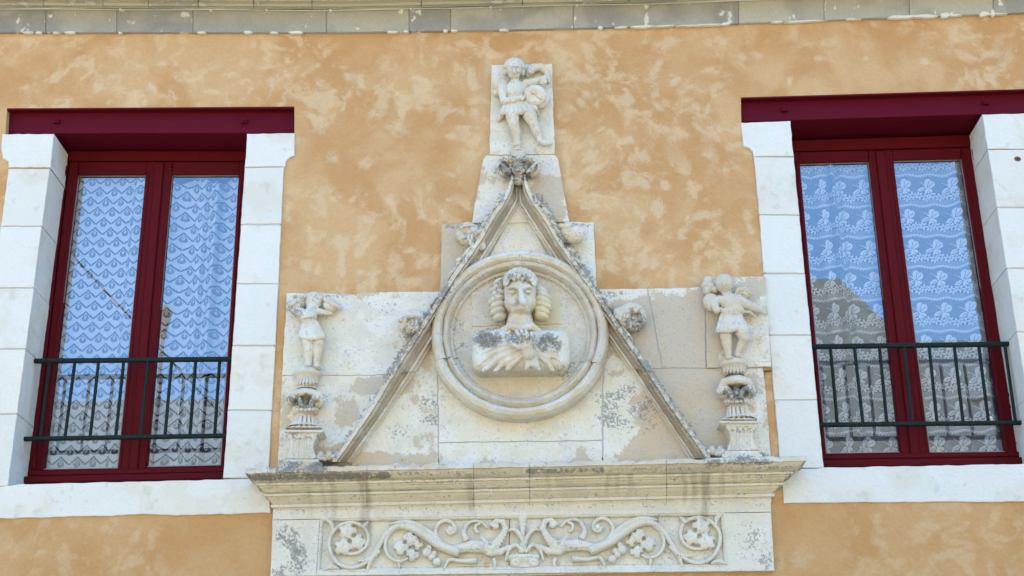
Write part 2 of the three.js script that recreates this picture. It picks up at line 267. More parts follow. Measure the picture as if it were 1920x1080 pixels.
function stone(u, v, carved = false) {
  const x = stoneWin.x + u * stoneWin.w, y = stoneWin.y + v * stoneWin.h, [px, py] = toPx(x, y, 0.04);
  const big = fbm(x * 5, y * 5 + 3, 4), mid = fbm(x * 16 + 8, y * 16, 4), fine = fbm(x * 95, y * 95 + 5, 3), dot = noise(x * 190, y * 190);
  const cornice = sm(866, 870, py) * (1 - sm(944, 956, py)), frieze = sm(944, 956, py);
  let bias = 0.055; for (const [cx, cy, rx, ry, s] of whiteZ) { const d = Math.hypot((px - cx) / rx, (py - cy) / ry); if (d < 1.4) bias += s * (1.4 - d) * 0.35; }
  for (const [cx, cy, rx, ry, s] of sandy) { const d = Math.hypot((px - cx) / rx, (py - cy) / ry); if (d < 1.4) bias -= s * (1.4 - d) * 0.6; }
  let wash = sm(0.46, 0.53, big * 0.62 + mid * 0.38 + bias + (fine - 0.5) * 0.16);
  if (carved) { const w0 = 0.62 + (big - 0.5) * 1.1 + (mid - 0.5) * 0.9 + bias * 0.5; wash = clamp(w0, 0.15, 1); }
  let c = mix3([0.70, 0.555, 0.385], [0.67, 0.57, 0.44], sm(0.35, 0.65, fbm(x * 7 + 30, y * 7, 3)));
  if (cornice > 0) c = mix3(c, [0.83, 0.76, 0.60], cornice * 0.9);
  if (frieze > 0) c = mix3(c, [0.86, 0.81, 0.69], frieze * 0.9);
  c = mix3(c, mix3([0.89, 0.83, 0.69], [0.91, 0.875, 0.785], sm(0.4, 0.6, mid)), wash * (cornice > 0.5 ? 0.45 : carved ? 0.8 : 0.92));
  const grey = sm(0.52, 0.66, fbm(x * 11 + 60, y * 11, 4) + (fine - 0.5) * 0.3); c = mix3(c, [0.60, 0.56, 0.49], grey * 0.24);
  // lichen and soot crust
  let k = 0.05; for (const [cx, cy, rx, ry, s] of crust) { const dx = (px - cx) / rx, dy = (py - cy) / ry; if (dx < 1.5 && dx > -1.5 && dy < 1.5 && dy > -1.5) k = Math.max(k, s * (1 - sm(0.5, 1.45, Math.hypot(dx, dy)))); }
  for (const [a, b, w, s] of crustLines) { const d = segD(px, py, a, b); if (d < w * 1.8) k = Math.max(k, s * (1 - sm(0.5, 1.8, d / w))); }
  const spk = sm(0.5, 0.62, mid * 0.30 + fine * 0.44 + dot * 0.26 + (k - 0.52) * 0.44) * sm(0.02, 0.25, k + (big - 0.5) * 0.15);
  c = mix3(c, mix3([0.09, 0.085, 0.08], [0.33, 0.31, 0.28], dot), spk * clamp(0.32 + 0.62 * k));
  const spk2 = sm(0.66, 0.72, fine * 0.6 + dot * 0.4 + (mid - 0.5) * 0.25); c = mix3(c, [0.32, 0.30, 0.27], spk2 * 0.4);
  if (py > 872 && py < 1030) for (const [dx, w, s, end] of drips) { const o = px - dx + (noise(py * 0.05, dx) - 0.5) * 7, a = Math.abs(o) / w; if (a < 1.6 && py < end) c = mix3(c, [0.30, 0.235, 0.16], s * 0.62 * (1 - sm(0.5, 1.6, a)) * (0.35 + 0.9 * fbm(px * 0.25, py * 0.07, 3)) * (1 - sm(end - 40, end, py + (mid - 0.5) * 60))); }
  for (const [rx, ry, r] of rust) { const d = Math.hypot(px - rx, (py - ry) * 1.3) * 1.5 + (fine - 0.5) * r * 5; if (d < r * 1.4) c = mix3(c, [0.74, 0.36, 0.09], 0.7 * (1 - sm(r * 0.5, r * 1.4, d))); }
  if (px > 1000 && px < 1052 && py > 546 && py < 608) c = mix3(c, [0.82, 0.725, 0.47], 0.85 * sm(0, 5, Math.min(px - 1000, 1052 - px, py - 546, 608 - py) + (mid - 0.5) * 10));
  if (px > 845 && px < 905 && py > 730 && py < 765) { /* plain */ }
  const g = 1 + (fine - 0.5) * 0.10 + (dot - 0.5) * 0.05;
  return [c[0] * g, c[1] * g, c[2] * g];
}
const stoneMap = texture(1536, 1536, (u, v) => stone(u, v), true, THREE.MirroredRepeatWrapping);
const stoneBump = texture(1024, 1024, (u, v) => { const x = u * 3.3, y = v * 3.3; return fbm(x * 14, y * 14, 4) * 0.6 + fbm(x * 70, y * 70, 2) * 0.4; }, false, THREE.MirroredRepeatWrapping);
const carvedMap = texture(1536, 1536, (u, v) => stone(u, v, true), true, THREE.MirroredRepeatWrapping);
M.carved = std({ color: rgb(0.765, 0.735, 0.675), map: carvedMap, bumpMap: stoneBump, bumpScale: 0.005, roughness: 0.93 });
M.stone = std({ color: rgb(0.775, 0.745, 0.685), map: stoneMap, bumpMap: stoneBump, bumpScale: 0.007, roughness: 0.93 });
// limewashed ashlar of the window surrounds, one square metre
const washMap = texture(768, 768, (u, v) => {
  const x = u * 1.6, y = v * 1.6, a = fbm(x * 4, y * 4, 4), b = fbm(x * 22, y * 22 + 7, 3), d = noise(x * 200, y * 200);
  let c = mix3([0.885, 0.86, 0.785], [0.85, 0.80, 0.69], sm(0.5, 0.68, a)); c = mix3(c, [0.70, 0.67, 0.58], sm(0.64, 0.72, b * 0.7 + a * 0.3) * 0.5); c = mix3(c, [0.90, 0.88, 0.81], sm(0.55, 0.62, fbm(x * 7 + 9, y * 7, 4)) * 0.6);
  const g = 1 + (d - 0.5) * 0.03; return [c[0] * g, c[1] * g, c[2] * g]; });
const washBump = texture(512, 512, (u, v) => fbm(u * 30, v * 30, 3) * 0.6 + fbm(u * 120, v * 120, 2) * 0.4, false);
const wash = (r, g, b) => std({ color: rgb(r * 0.76, g * 0.74, b * 0.70), map: washMap, bumpMap: washBump, bumpScale: 0.005, roughness: 0.92 });
M.wash = [wash(1, 1, 1), wash(0.97, 0.965, 0.95), wash(1.02, 1.0, 0.965), wash(0.985, 0.99, 0.99)];
M.mortar = std({ color: rgb(0.46, 0.44, 0.39), roughness: 1, bumpMap: washBump, bumpScale: 0.004 });
// grey weathered stone of the string course
const greyMap = texture(1024, 512, (u, v) => {
  const x = u * 3.2, y = v * 1.6, a = fbm(x * 5, y * 9, 4), b = fbm(x * 30, y * 40, 3), d = noise(x * 160, y * 160);
  let c = mix3([0.46, 0.43, 0.365], [0.35, 0.335, 0.30], sm(0.4, 0.62, a)); c = mix3(c, [0.46, 0.43, 0.35], sm(0.5, 0.7, fbm(x * 3 + 5, y * 3, 3)) * 0.6); c = mix3(c, [0.80, 0.78, 0.70], sm(0.70, 0.74, b * 0.6 + fbm(x * 9 + 3, y * 14, 3) * 0.4 + 0.03));
  const g = 1 + (d - 0.5) * 0.12; return [c[0] * g, c[1] * g, c[2] * g]; });
const grey = (k, t = 1) => std({ color: rgb(k * 0.76, k * 0.76, k * t * 0.76), map: greyMap, bumpMap: washBump, bumpScale: 0.006, roughness: 0.95 });
M.grey = [grey(1), grey(0.9, 1.02), grey(1.1, 0.97), grey(1.2, 0.95)];
const creamMap = texture(512, 512, (u, v) => { const a = fbm(u * 9, v * 9, 4), b = fbm(u * 60, v * 60, 2); const c = mix3([0.62, 0.55, 0.38], [0.50, 0.45, 0.34], sm(0.4, 0.65, a)); return mix3(c, [0.78, 0.74, 0.62], sm(0.62, 0.7, b * 0.5 + a * 0.5) * 0.7); });
M.cream = std({ color: ALB, map: creamMap, bumpMap: washBump, bumpScale: 0.004, roughness: 0.92 });
// painted joinery, iron and cable
const paintMap = texture(512, 512, (u, v) => { const a = fbm(u * 10, v * 40, 4), b = fbm(u * 90, v * 12 + 4, 2), g = 0.86 + 0.22 * a + 0.06 * b; return [0.82 * g, 0.82 * g, 0.82 * g]; });
const paint = (o) => new THREE.MeshPhysicalMaterial({ specularIntensity: 0.2, ...o });
M.red = paint({ color: rgb(0.105, 0.003, 0.005), map: paintMap, roughness: 0.6, bumpMap: paintMap, bumpScale: 0.0012 });
M.beam = paint({ color: rgb(0.115, 0.0035, 0.014), map: paintMap, roughness: 0.65, bumpMap: paintMap, bumpScale: 0.0015 });
M.iron = paint({ color: rgb(0.012, 0.02, 0.016), roughness: 0.55 });
M.gasket = std({ color: rgb(0.30, 0.27, 0.24), roughness: 0.6 });
M.cable = std({ color: rgb(0.72, 0.68, 0.62), roughness: 0.6 });
M.rusty = std({ color: rgb(0.22, 0.08, 0.03), roughness: 0.9 });
M.brick = std({ color: rgb(0.33, 0.17, 0.08), roughness: 0.95, bumpMap: washBump, bumpScale: 0.003 });
M.glass = new THREE.MeshPhysicalMaterial({ color: 0xffffff, transmission: 1, thickness: 0, roughness: 0.0, ior: 2.5 });
M.room = std({ color: rgb(0.20, 0.18, 0.16), roughness: 0.95 });

// lace: the pattern is woven cloth, thick threads close, net open
function laceTexture(w, h, draw) {
  const c = document.createElement('canvas'); c.width = w; c.height = h; const x = c.getContext('2d'); draw(x, w, h);
  const t = new THREE.CanvasTexture(c); t.wrapS = t.wrapT = THREE.RepeatWrapping; t.magFilter = THREE.LinearFilter; return t;
}
const G = (v) => `rgb(${v},${v},${v})`;
const fanLace = laceTexture(256, 384, (x, w, h) => {
  x.fillStyle = G(228); x.fillRect(0, 0, w, h);
  for (let j = 0; j < h; j += 8) for (let i = 0; i < w; i += 8) { x.fillStyle = G(150); x.fillRect(i + (j / 8 % 2) * 4, j, 3, 3); }
  for (let r = -1; r < 3; r++) for (let k = -1; k < 2; k++) {
    const ox = k * w + (r & 1 ? w / 2 : 0), oy = r * h / 2 + 24, P = (a, b) => [ox + a * w, oy + b * h / 2];
    x.fillStyle = G(105); x.beginPath(); x.moveTo(...P(0.5, 0.2)); x.bezierCurveTo(...P(0.62, 0.34), ...P(0.73, 0.46), ...P(0.71, 0.68)); x.bezierCurveTo(...P(0.68, 1.0), ...P(0.32, 1.0), ...P(0.29, 0.68)); x.bezierCurveTo(...P(0.27, 0.46), ...P(0.38, 0.34), ...P(0.5, 0.2)); x.fill();
    for (let q = 0; q < 3; q++) for (let s = 0; s <= 7 + q * 2; s++) { const a = Math.PI * (-0.1 + 1.2 * s / (7 + q * 2)), R = 0.085 + q * 0.05; x.fillStyle = G(0); x.beginPath(); x.arc(...P(0.5 - Math.cos(a) * R, 0.62 + Math.sin(a) * R * 1.5), 6, 0, 7); x.fill(); }
    x.fillStyle = G(245); x.beginPath(); x.ellipse(...P(0.5, 0.52), w * 0.06, h * 0.075, 0, 0, 7); x.fill(); x.fillStyle = G(0); x.beginPath(); x.ellipse(...P(0.5, 0.52), w * 0.02, h * 0.045, 0, 0, 7); x.fill();
    const top = [[0, 0.66], [0.07, 0.62], [0.12, 0.50], [0.21, 0.45], [0.27, 0.32], [0.37, 0.25], [0.43, 0.12], [0.5, 0.02]];
    const all = [...top, ...top.slice(0, -1).reverse().map(([a, b]) => [1 - a, b])];
    x.strokeStyle = G(0); x.lineWidth = 24; x.lineJoin = 'round'; x.beginPath(); x.moveTo(...P(...all[0])); for (let i = 1; i < all.length; i++) { const [a, b] = all[i - 1], [c, d] = all[i]; x.quadraticCurveTo(...P((a + c) / 2, (b + d) / 2 - 0.04), ...P(c, d)); } x.stroke();
  }
});
const flowerLace = laceTexture(640, 448, (x, w, h) => {
  x.fillStyle = G(84); x.fillRect(0, 0, w, h); x.fillStyle = G(20);
  for (let j = 0; j < h; j += 14) for (let i = 0; i < w; i += 16) { x.beginPath(); x.arc(i + (j / 14 % 2) * 8, j, 4.6, 0, 7); x.fill(); }
  const wave = (u) => 12 * Math.sin(u / w * Math.PI * 4);
  for (let u = 0; u < w; u += 2) { x.fillStyle = G(165); x.fillRect(u, 318 + wave(u), 3, 66); x.fillStyle = G(255); x.fillRect(u, 384 + wave(u), 3, 20 + 22 * Math.abs(Math.sin(u / w * Math.PI * 16))); }
  for (let u = 0; u < w; u += 20) { x.fillStyle = G(20); x.fillRect(u, 322 + wave(u), 8, 52); }
  for (let u = 0; u < w; u += 40) { x.fillStyle = G(10); x.fillRect(u + 16, 394 + wave(u), 8, 22); } x.fillStyle = G(15); for (let u = 0; u < w; u += 2) x.fillRect(u, 378 + wave(u), 3, 7);
  const flower = (cx, cy, r) => { for (let k = 0; k < 6; k++) { const a = k * 1.047 + 0.4; x.save(); x.translate(cx + Math.cos(a) * r, cy + Math.sin(a) * r); x.rotate(a); x.fillStyle = G(250); x.strokeStyle = G(20); x.lineWidth = 5; x.beginPath(); x.ellipse(0, 0, r * 0.8, r * 0.42, 0, 0, 7); x.fill(); x.stroke(); x.restore(); } x.fillStyle = G(20); x.beginPath(); x.arc(cx, cy, r * 0.32, 0, 7); x.fill(); };
  const fly = (cx, cy, s, t) => { x.save(); x.translate(cx, cy); x.rotate(t); x.scale(s, s); x.fillStyle = G(255); x.strokeStyle = G(30); x.lineWidth = 5; x.lineJoin = 'round';
    x.beginPath(); x.moveTo(-6, -2); x.bezierCurveTo(-34, -60, 0, -92, 34, -80); x.lineTo(44, -64); x.lineTo(62, -62); x.bezierCurveTo(92, -34, 70, 8, 10, 6); x.fill(); x.stroke();
    x.beginPath(); x.moveTo(4, 4); x.bezierCurveTo(50, 0, 62, 26, 44, 44); x.lineTo(30, 40); x.lineTo(22, 62); x.lineTo(6, 48); x.lineTo(-8, 66); x.bezierCurveTo(-30, 50, -18, 18, 4, 4); x.fill(); x.stroke();
    x.beginPath(); x.moveTo(-4, 2); x.bezierCurveTo(-30, -14, -66, 2, -84, 34); x.bezierCurveTo(-62, 50, -30, 46, -4, 8); x.fill(); x.stroke();
    x.strokeStyle = G(40); x.lineWidth = 5; for (const [a, b] of [[30, -64], [58, -40], [26, 40], [-56, 30]]) { x.beginPath(); x.moveTo(0, 2); x.lineTo(a, b); x.stroke(); } x.strokeStyle = G(255); x.lineWidth = 10; x.beginPath(); x.moveTo(-26, -30); x.lineTo(16, 24); x.stroke(); x.lineWidth = 4; x.beginPath(); x.moveTo(-26, -30); x.lineTo(-64, -50); x.stroke(); x.restore(); };
  for (const k of [-1, 0, 1]) { for (let i = 0; i < 7; i++) flower(k * w + 46 + i * 92, 266 + (i % 2) * 30 - 10, 37); fly(k * w + 165, 136, 1.62, 0.05); fly(k * w + 485, 140, 1.66, -0.12); }
});
const lace = (tex) => new THREE.MeshPhysicalMaterial({ color: rgb(0.44, 0.445, 0.445), alphaMap: tex, transparent: true, roughness: 0.95, side: THREE.DoubleSide });
M.fanLace = lace(fanLace); M.flowerLace = lace(flowerLace);

// ------------------------------------------------------------------ the setting: street, own house
const merged = (list) => mergeGeometries(list.map((g) => { const q = g.index ? g.toNonIndexed() : g; for (const k of Object.keys(q.attributes)) if (k !== 'position' && k !== 'normal') q.deleteAttribute(k); return q; }));
function box(x0, x1, y0, y1, z0, z1) { const g = new THREE.BoxGeometry(x1 - x0, y1 - y0, z1 - z0); g.translate((x0 + x1) / 2, (y0 + y1) / 2, (z0 + z1) / 2); return g; }
const paveMap = texture(512, 512, (u, v) => { const a = fbm(u * 8, v * 8, 4), d = noise(u * 300, v * 300), g = 0.85 + 0.25 * a + 0.12 * (d - 0.5); return [0.52 * g, 0.43 * g, 0.26 * g]; });
M.pave = std({ map: paveMap, roughness: 0.95 });
M.kerb = std({ color: rgb(0.42, 0.39, 0.34), roughness: 0.95 });
{
  const g = new THREE.PlaneGeometry(240, 240); g.rotateX(-Math.PI / 2); setting('ground', boxUV(g, 3), M.pave);
  setting('pavement', boxUV(box(-14, 14, 0.004, 0.13, 0.0, 1.5), 2), M.kerb);
}
// front wall with the two window openings
const W0 = -8.5, W1 = 8.5, EAVE = 7.5;
const house = thing('house', 'house front of blotchy ochre lime plaster around the carved stone pediment', 'house', new THREE.Vector3(0, 0, -3));
{
  const s = new THREE.Shape([[W0, 0], [W1, 0], [W1, EAVE], [W0, EAVE]].map(([x, y]) => new THREE.Vector2(x, y)));
  const hole = (q) => s.holes.push(new THREE.Path(q.map(([x, y]) => { const p = at(x, y, 0); return new THREE.Vector2(p.x, p.y); })));
  hole([[13, 203], [552, 200.5], [552, 251], [474, 251], [430, 912], [2, 934], [90, 252], [10, 252]]);
  hole([[1389, 183.5], [1966, 165.5], [1966, 213], [1853, 216], [1960, 882], [1534, 888], [1471, 230], [1390, 231]]);
  const g = new THREE.ExtrudeGeometry(s, { depth: 0.45, bevelEnabled: false }); g.translate(0, 0, -0.45);
  add('front_wall', planarUV(g, wallWin), M.plaster, house);
  add('side_wall', box(W0, W0 + 0.4, 0, EAVE, -7, -0.452), M.plaster, house); add('side_wall', box(W1 - 0.4, W1, 0, EAVE, -7, -0.452), M.plaster, house);
  add('back_wall', box(W0, W1, 0, EAVE, -7.4, -7.002), M.plaster, house);
  add('floor', box(W0 + 0.4, W1 - 0.4, 2.9, 3.1, -6.99, -0.46), M.room, house); add('ceiling', box(W0 + 0.4, W1 - 0.4, 6.0, 6.2, -6.99, -0.46), M.room, house);
  add('partition', box(-0.1, 0.1, 3.101, 5.999, -4, -0.46), M.room, house); add('partition', box(W0 + 0.41, W1 - 0.41, 3.101, 5.999, -4.2, -4.01), M.room, house);
  const slate = std({ color: rgb(0.09, 0.095, 0.11), roughness: 0.7 });
  const rs = new THREE.Shape([[0.42, EAVE + 0.26], [-3.7, 10.6], [-7.9, EAVE + 0.26], [-7.9, EAVE + 0.12], [-3.7, 10.4], [0.42, EAVE + 0.12]].map(([z, y]) => new THREE.Vector2(z, y)));
  const r = new THREE.ExtrudeGeometry(rs, { depth: W1 - W0 + 0.4, bevelEnabled: false }); r.rotateY(-Math.PI / 2); r.translate(W1 + 0.2, 0, 0); add('roof', r, slate, house);
  for (const x of [W0 + 0.01, W1 - 0.21]) { const gs = new THREE.Shape([[-0.3, EAVE], [-3.7, 10.3], [-7.2, EAVE]].map(([z, y]) => new THREE.Vector2(z, y))), q = new THREE.ExtrudeGeometry(gs, { depth: 0.2, bevelEnabled: false }); q.rotateY(-Math.PI / 2); q.translate(x + 0.2, 0, 0); add('gable_wall', q, M.plaster, house); }
}

// ------------------------------------------------------------------ grey string course, eaves moulding and cables along the top
const lerpLine = (pts) => (x) => { let i = 0; while (i < pts.length - 2 && x > pts[i + 1][0]) i++; const [a, b] = [pts[i], pts[i + 1]], t = (x - a[0]) / (b[0] - a[0]); return mix(a[1], b[1], t); };
const courseLow = lerpLine([[-80, 60], [640, 60], [960, 55], [1280, 47], [1600, 35], [2000, 20]]), courseTop = lerpLine([[-80, 14], [640, 17], [960, 10], [1280, 3], [1600, -9], [2000, -24]]);
{
  const t = thing('string_course', 'grey weathered stone course running along the wall top, flecked with white plaster', 'stone course', at(960, 60, 0));
  add('mortar', slab([[-80, 18], [960, 14], [2000, -20], [2000, 18], [1280, 45], [960, 53], [640, 58], [-80, 58]], 0.016, -0.1), M.mortar, t);
  const joints = [-80, 86, 219, 362, 612, 767, 845, 1075, 1385, 1545, 1705, 1862, 2000];
  for (let i = 0; i < joints.length - 1; i++) {
    const a = joints[i] + 0.7, b = joints[i + 1] - 0.7, m = (a + b) / 2;
    add('stone_block', boxUV(slab([[a, courseTop(a)], [m, courseTop(m)], [b, courseTop(b)], [b, courseLow(b)], [m, courseLow(m)], [a, courseLow(a)]], 0.024, -0.1, { bevel: 0.003, jit: 0.0012 }), 3.2, rnd(), rnd()), M.grey[[1, 0, 1, 0, 2, 0, 2, 0, 3, 2, 3, 2][i]], t);
  }
  for (let i = 0; i < 34; i++) { // ragged plaster left along the lower edge
    const x = 20 + rnd() * 1890, w = 4 + rnd() * (x > 1180 ? 34 : 10), h = 1.2 + rnd() * (x > 1600 ? 6 : 1.6), y = courseLow(x) + 1, pts = [];
    for (let k = 0; k < 9; k++) { const a = k / 9 * 6.283, q = 0.6 + rnd() * 0.6; pts.push([x + Math.cos(a) * w * q, y - h * 0.3 + Math.sin(a) * h * q - (courseLow(x) - courseLow(x + Math.cos(a) * w * q))]); }
    add('plaster_remnant', slab(pts, 0.0255 + i * 0.00003, 0.005, { bevel: 0.0008, jit: 0.001, seg: 0.01 }), M.wash[i % 4], t);
  }
  const e = thing('eaves_cornice', 'cream moulded stone cornice under the eaves above the grey course', 'cornice', at(960, 0, 0));
  const j2 = [-80, 82, 193, 278, 372, 475, 585, 790, 980, 1180, 1390, 1600, 1800, 2000];
  for (let i = 0; i < j2.length - 1; i++) {
    const a = j2[i] + 0.6, b = j2[i + 1] - 0.6, prof = [[0, -0.05], [0, 0.05], [1.5, 0.055], [3, 0.07], [4, 0.085], [9, 0.10], [14, 0.13], [14.5, 0.14], [24, 0.145], [30, 0.19], [42, 0.26], [60, 0.26], [61, 0.0]], pos = [], idx = [], n = 8, m = prof.length;
    for (let s = 0; s <= n; s++) { const x = mix(a, b, s / n); for (const [dy, z] of prof) { const p = at(x, courseTop(x) - 0.6 - dy, Math.max(0, z)); pos.push(p.x, p.y + (noise(p.x * 30, dy) - 0.5) * 0.002, z); } }
    for (let s = 0; s < n; s++) for (let k = 0; k < m - 1; k++) { const u = s * m + k; idx.push(u, u + m, u + 1, u + 1, u + m, u + m + 1); }
    for (const s of [0, n]) for (let k = 1; k < m - 1; k++) idx.push(s * m, s * m + k, s * m + k + 1);
    const g = tris(pos, idx).toNonIndexed(); g.computeVertexNormals(); add('stone_block', boxUV(g, 1.4, rnd(), rnd()), M.cream, e);
  }
  for (const [dy, r, z] of [[0.2, 0.0034, 0.034], [2.6, 0.0028, 0.033]]) {
    const pts = []; for (let x = -60; x <= 1960; x += 60) pts.push(at(x, courseTop(x) + dy + Math.sin(x * 0.02 + dy) * 0.5, z));
    const c = single('cable', taper(pts, [r, r], 1, 6, 120), M.cable, dy < 1 ? 'upper pale thin cable clipped along the grey course' : 'lower pale thin cable clipped along the grey course', 'cable', 'cables along the grey course');
    for (const x of [226, 395, 500, 620, 770, 920, 1082]) { const p = at(x, courseTop(x) + dy, z); add('clip', box(p.x - 0.007, p.x + 0.007, p.y - 0.006, p.y + 0.006, 0.02, z + r + 0.002), M.cable, c); }
  }
}

// ------------------------------------------------------------------ window surrounds, lintels, windows, curtains, railings
function pier(t, inner, outer, joints, first, last) {
  const X = (l, y) => mix(l[0][0], l[1][0], (y - l[0][1]) / (l[1][1] - l[0][1])), s = Math.sign(X(inner, 500) - X(outer, 500)), y0 = joints[0], y1 = last;
  add('mortar', prism(s > 0 ? [[X(outer, y0) + 3, y0 + 4], [X(inner, y0) - 2, y0 + 4], [X(inner, y1) - 2, y1 - 2], [X(outer, y1) + 3, y1 - 2]] : [[X(inner, y0) + 2, y0 + 4], [X(outer, y0) - 3, y0 + 4], [X(outer, y1) - 3, y1 - 2], [X(inner, y1) + 2, y1 - 2]], 0.0085, -0.275, 0.002, 0.012), M.mortar, t);
  add('stone_block', boxUV(slab(first, 0.013, -0.28, { bevel: 0.004 }), 1.6, rnd(), rnd()), M.wash[0], t);
  const ys = [...joints, last];
  for (let i = 0; i < ys.length - 1; i++) {
    const a = ys[i] + 1.1, b = ys[i + 1] - 1.1, w = (rnd() - 0.5) * 3, tilt = (rnd() - 0.5) * 2;
    const q = [[X(outer, a) + (rnd() - 0.5) * 1.5, a + tilt], [X(inner, a) + w * 0.2, a], [X(inner, b) + w * 0.2, b], [X(outer, b) + (rnd() - 0.5) * 1.5, b + tilt]];
    add('stone_block', boxUV(slab(q, 0.0125 + rnd() * 0.002, -0.28, { bevel: 0.004, jit: 0.0016 }), 1.6, rnd(), rnd()), M.wash[(i * 3 + joints.length) % 4], t);
  }
}
const surroundL = thing('window_surround', 'white limewashed stone window surround under the red beam, with fan lace curtains inside', 'window surround', at(260, 973, 0), 'white stone window surrounds');
pier(surroundL, [[101, 250], [13, 919]], [[24, 250], [-62, 919]], [315, 424, 540, 654, 776], [[5, 251], [101, 251], [94, 313.5], [17, 313.5], [15, 302], [5, 296], [2, 275]], 912);
pier(surroundL, [[463.5, 250], [418.5, 900]], [[536, 250], [504, 880]], [313, 421, 532, 648, 769], [[463.5, 250.5], [552, 249.5], [551.5, 292], [543, 295], [536, 301], [534, 312], [459, 312.5]], 897);
add('sill', boxUV(slab([[-70, 914], [14, 911], [34, 908], [418, 899], [504, 897], [507, 961], [380, 965], [330, 966], [260, 964], [210, 967], [120, 969], [-70, 974]], 0.0105, -0.32, { bevel: 0.004, jit: 0.003 }), 1.6, 0.3, 0.1), M.wash[2], surroundL);
const surroundR = thing('window_surround', 'white limewashed stone window surround with a rusty hole, around the butterfly lace curtains', 'window surround', at(1690, 942, 0), 'white stone window surrounds');
pier(surroundR, [[1482, 226], [1544, 875]], [[1408, 226], [1464, 880]], [294, 403.5, 513, 628, 750], [[1390, 230], [1482, 227], [1488, 292.5], [1414, 293], [1412, 284], [1405, 277], [1394, 274]], 878);
pier(surroundR, [[1842, 214], [1946, 868]], [[1935, 214], [2048, 868]], [280, 389, 503, 622, 745], [[1842, 214.5], [1966, 211], [1966, 262], [1945, 268], [1945, 279], [1852, 279]], 866);
add('sill', boxUV(slab([[1465, 880], [1544, 877], [1944, 869], [2060, 867], [2070, 940], [1780, 941], [1600, 942], [1470, 943]], 0.0105, -0.32, { bevel: 0.004, jit: 0.003 }), 1.6, 0.7, 0.4), M.wash[3], surroundR);
{ const p = at(1908, 298, 0.014), g = new THREE.TorusGeometry(0.011, 0.006, 6, 12); g.scale(1.2, 1, 0.5); g.translate(p.x, p.y, p.z); const h = single('wall_anchor', g, M.rusty, 'small rusty iron anchor hole set in the white right pier', 'anchor'); const d = new THREE.CylinderGeometry(0.007, 0.007, 0.01, 10); d.rotateX(Math.PI / 2); d.translate(p.x, p.y, p.z - 0.004); add('plug', d, M.iron, h); }

function lintel(q, bolts, label) { // steel channel: top flange, sunk web, soffit
  const [a, b, c, d] = q, t = thing('lintel_beam', label, 'beam', at((a[0] + b[0]) / 2, d[1], 0), 'red lintel beams over the windows'), L = (p, k, s) => [mix(p[0], k[0], s), mix(p[1], k[1], s)];
  add('web', boxUV(prism([L(a, d, 0.07), L(b, c, 0.07), c, d], -0.045, -0.40, 0.003, -0.045), 1), M.beam, t);
  add('flange', boxUV(prism([a, b, L(b, c, 0.055), L(a, d, 0.055)], 0.002, -0.2, 0.002, 0.0), 1), M.beam, t);
  for (const [x, y] of bolts) { const p = at(x, y, -0.045), g = box(p.x - 0.017, p.x + 0.017, p.y - 0.014, p.y + 0.012, -0.046, -0.022), n = new THREE.CylinderGeometry(0.006, 0.006, 0.012, 8); n.rotateX(Math.PI / 2); n.translate(p.x, p.y, -0.018); add('bolt', merged([g, n]), M.beam, t); }
}
lintel([[13, 203], [552, 200.5], [552, 249], [10, 250]], [[107, 229], [459, 229]], 'dark red steel lintel beam above the fan lace window');
lintel([[1389, 183.5], [1966, 165.5], [1966, 210], [1390, 228]], [[1470, 207], [1847, 194]], 'dark red steel lintel beam above the butterfly lace window');

const onEdge = (a, b, x) => [x, mix(a[1], b[1], (x - a[0]) / (b[0] - a[0]))];
const ringBars = ([o0, o1, o2, o3], [i0, i1, i2, i3], zf, zb, ch) => { // stiles run through, rails stand between them
  const A = onEdge(o0, o1, i0[0]), B = onEdge(o0, o1, i1[0]), C = onEdge(o3, o2, i2[0]), D = onEdge(o3, o2, i3[0]);
  return merged([prism([o0, A, D, o3], zf, zb, ch), prism([B, o1, o2, C], zf, zb, ch), prism([A, B, i1, i0], zf - 0.0006, zb, ch), prism([i3, i2, C, D], zf - 0.0006, zb, ch)]);
};
const grow = (q, l, t, r = l, b = t) => [[q[0][0] - l, q[0][1] - t], [q[1][0] + r, q[1][1] - t], [q[2][0] + r, q[2][1] + b], [q[3][0] - l, q[3][1] + b]];
function casement(d, label) {
  const t = thing('casement_window', label, 'window', at(...d.base, -0.27), 'red casement windows');
  add('frame', boxUV(ringBars(d.frame[0], d.frame[1], -0.25, -0.33, 0.004), 1), M.red, t);
  d.sashes.forEach(([o, g], i) => {
    const s = add('sash', boxUV(ringBars(o, g, -0.262, -0.315, 0.005), 1), M.red, t);
    add('moulding', boxUV(ringBars(grow(g, 6, 6), grow(g, 0.5, 0.5), -0.256, -0.27, 0.004), 1), M.red, s);
    add('glazing_bead', ringBars(grow(g, 1, 1), grow(g, -1.2, -3.2, -1.2, -1.2), -0.281, -0.295, 0.001), M.gasket, s);
    const w = grow(g, 3, 3).map(([x, y]) => at(x, y, -0.285)), p = tris(w.flatMap((v) => v.toArray()), [0, 3, 2, 0, 2, 1]); p.computeVertexNormals();
    add('pane', p, M.glass, s);
  });
  add('cover_strip', boxUV(prism(d.strip, -0.246, -0.262, 0.004), 1), M.red, t);
  const q = d.bar; add('weather_bar', boxUV(prism(q, -0.205, -0.30, 0.006), 1), M.red, t);
  add('bottom_rail', boxUV(prism(d.rail, -0.235, -0.27, 0.006), 1), M.red, t);
  for (const [x, y] of d.screws) { const p = at(x, y, -0.2), g = new THREE.CylinderGeometry(0.006, 0.006, 0.012, 8); g.rotateX(Math.PI / 2); g.translate(p.x, p.y, -0.205); add('screw', g, M.iron, t); }
  for (const [x, y] of d.hinges) { const p = at(x, y, -0.24), g = new THREE.CylinderGeometry(0.009, 0.009, 0.07, 8); g.translate(p.x, p.y, -0.243); add('hinge', g, M.red, t); }
}
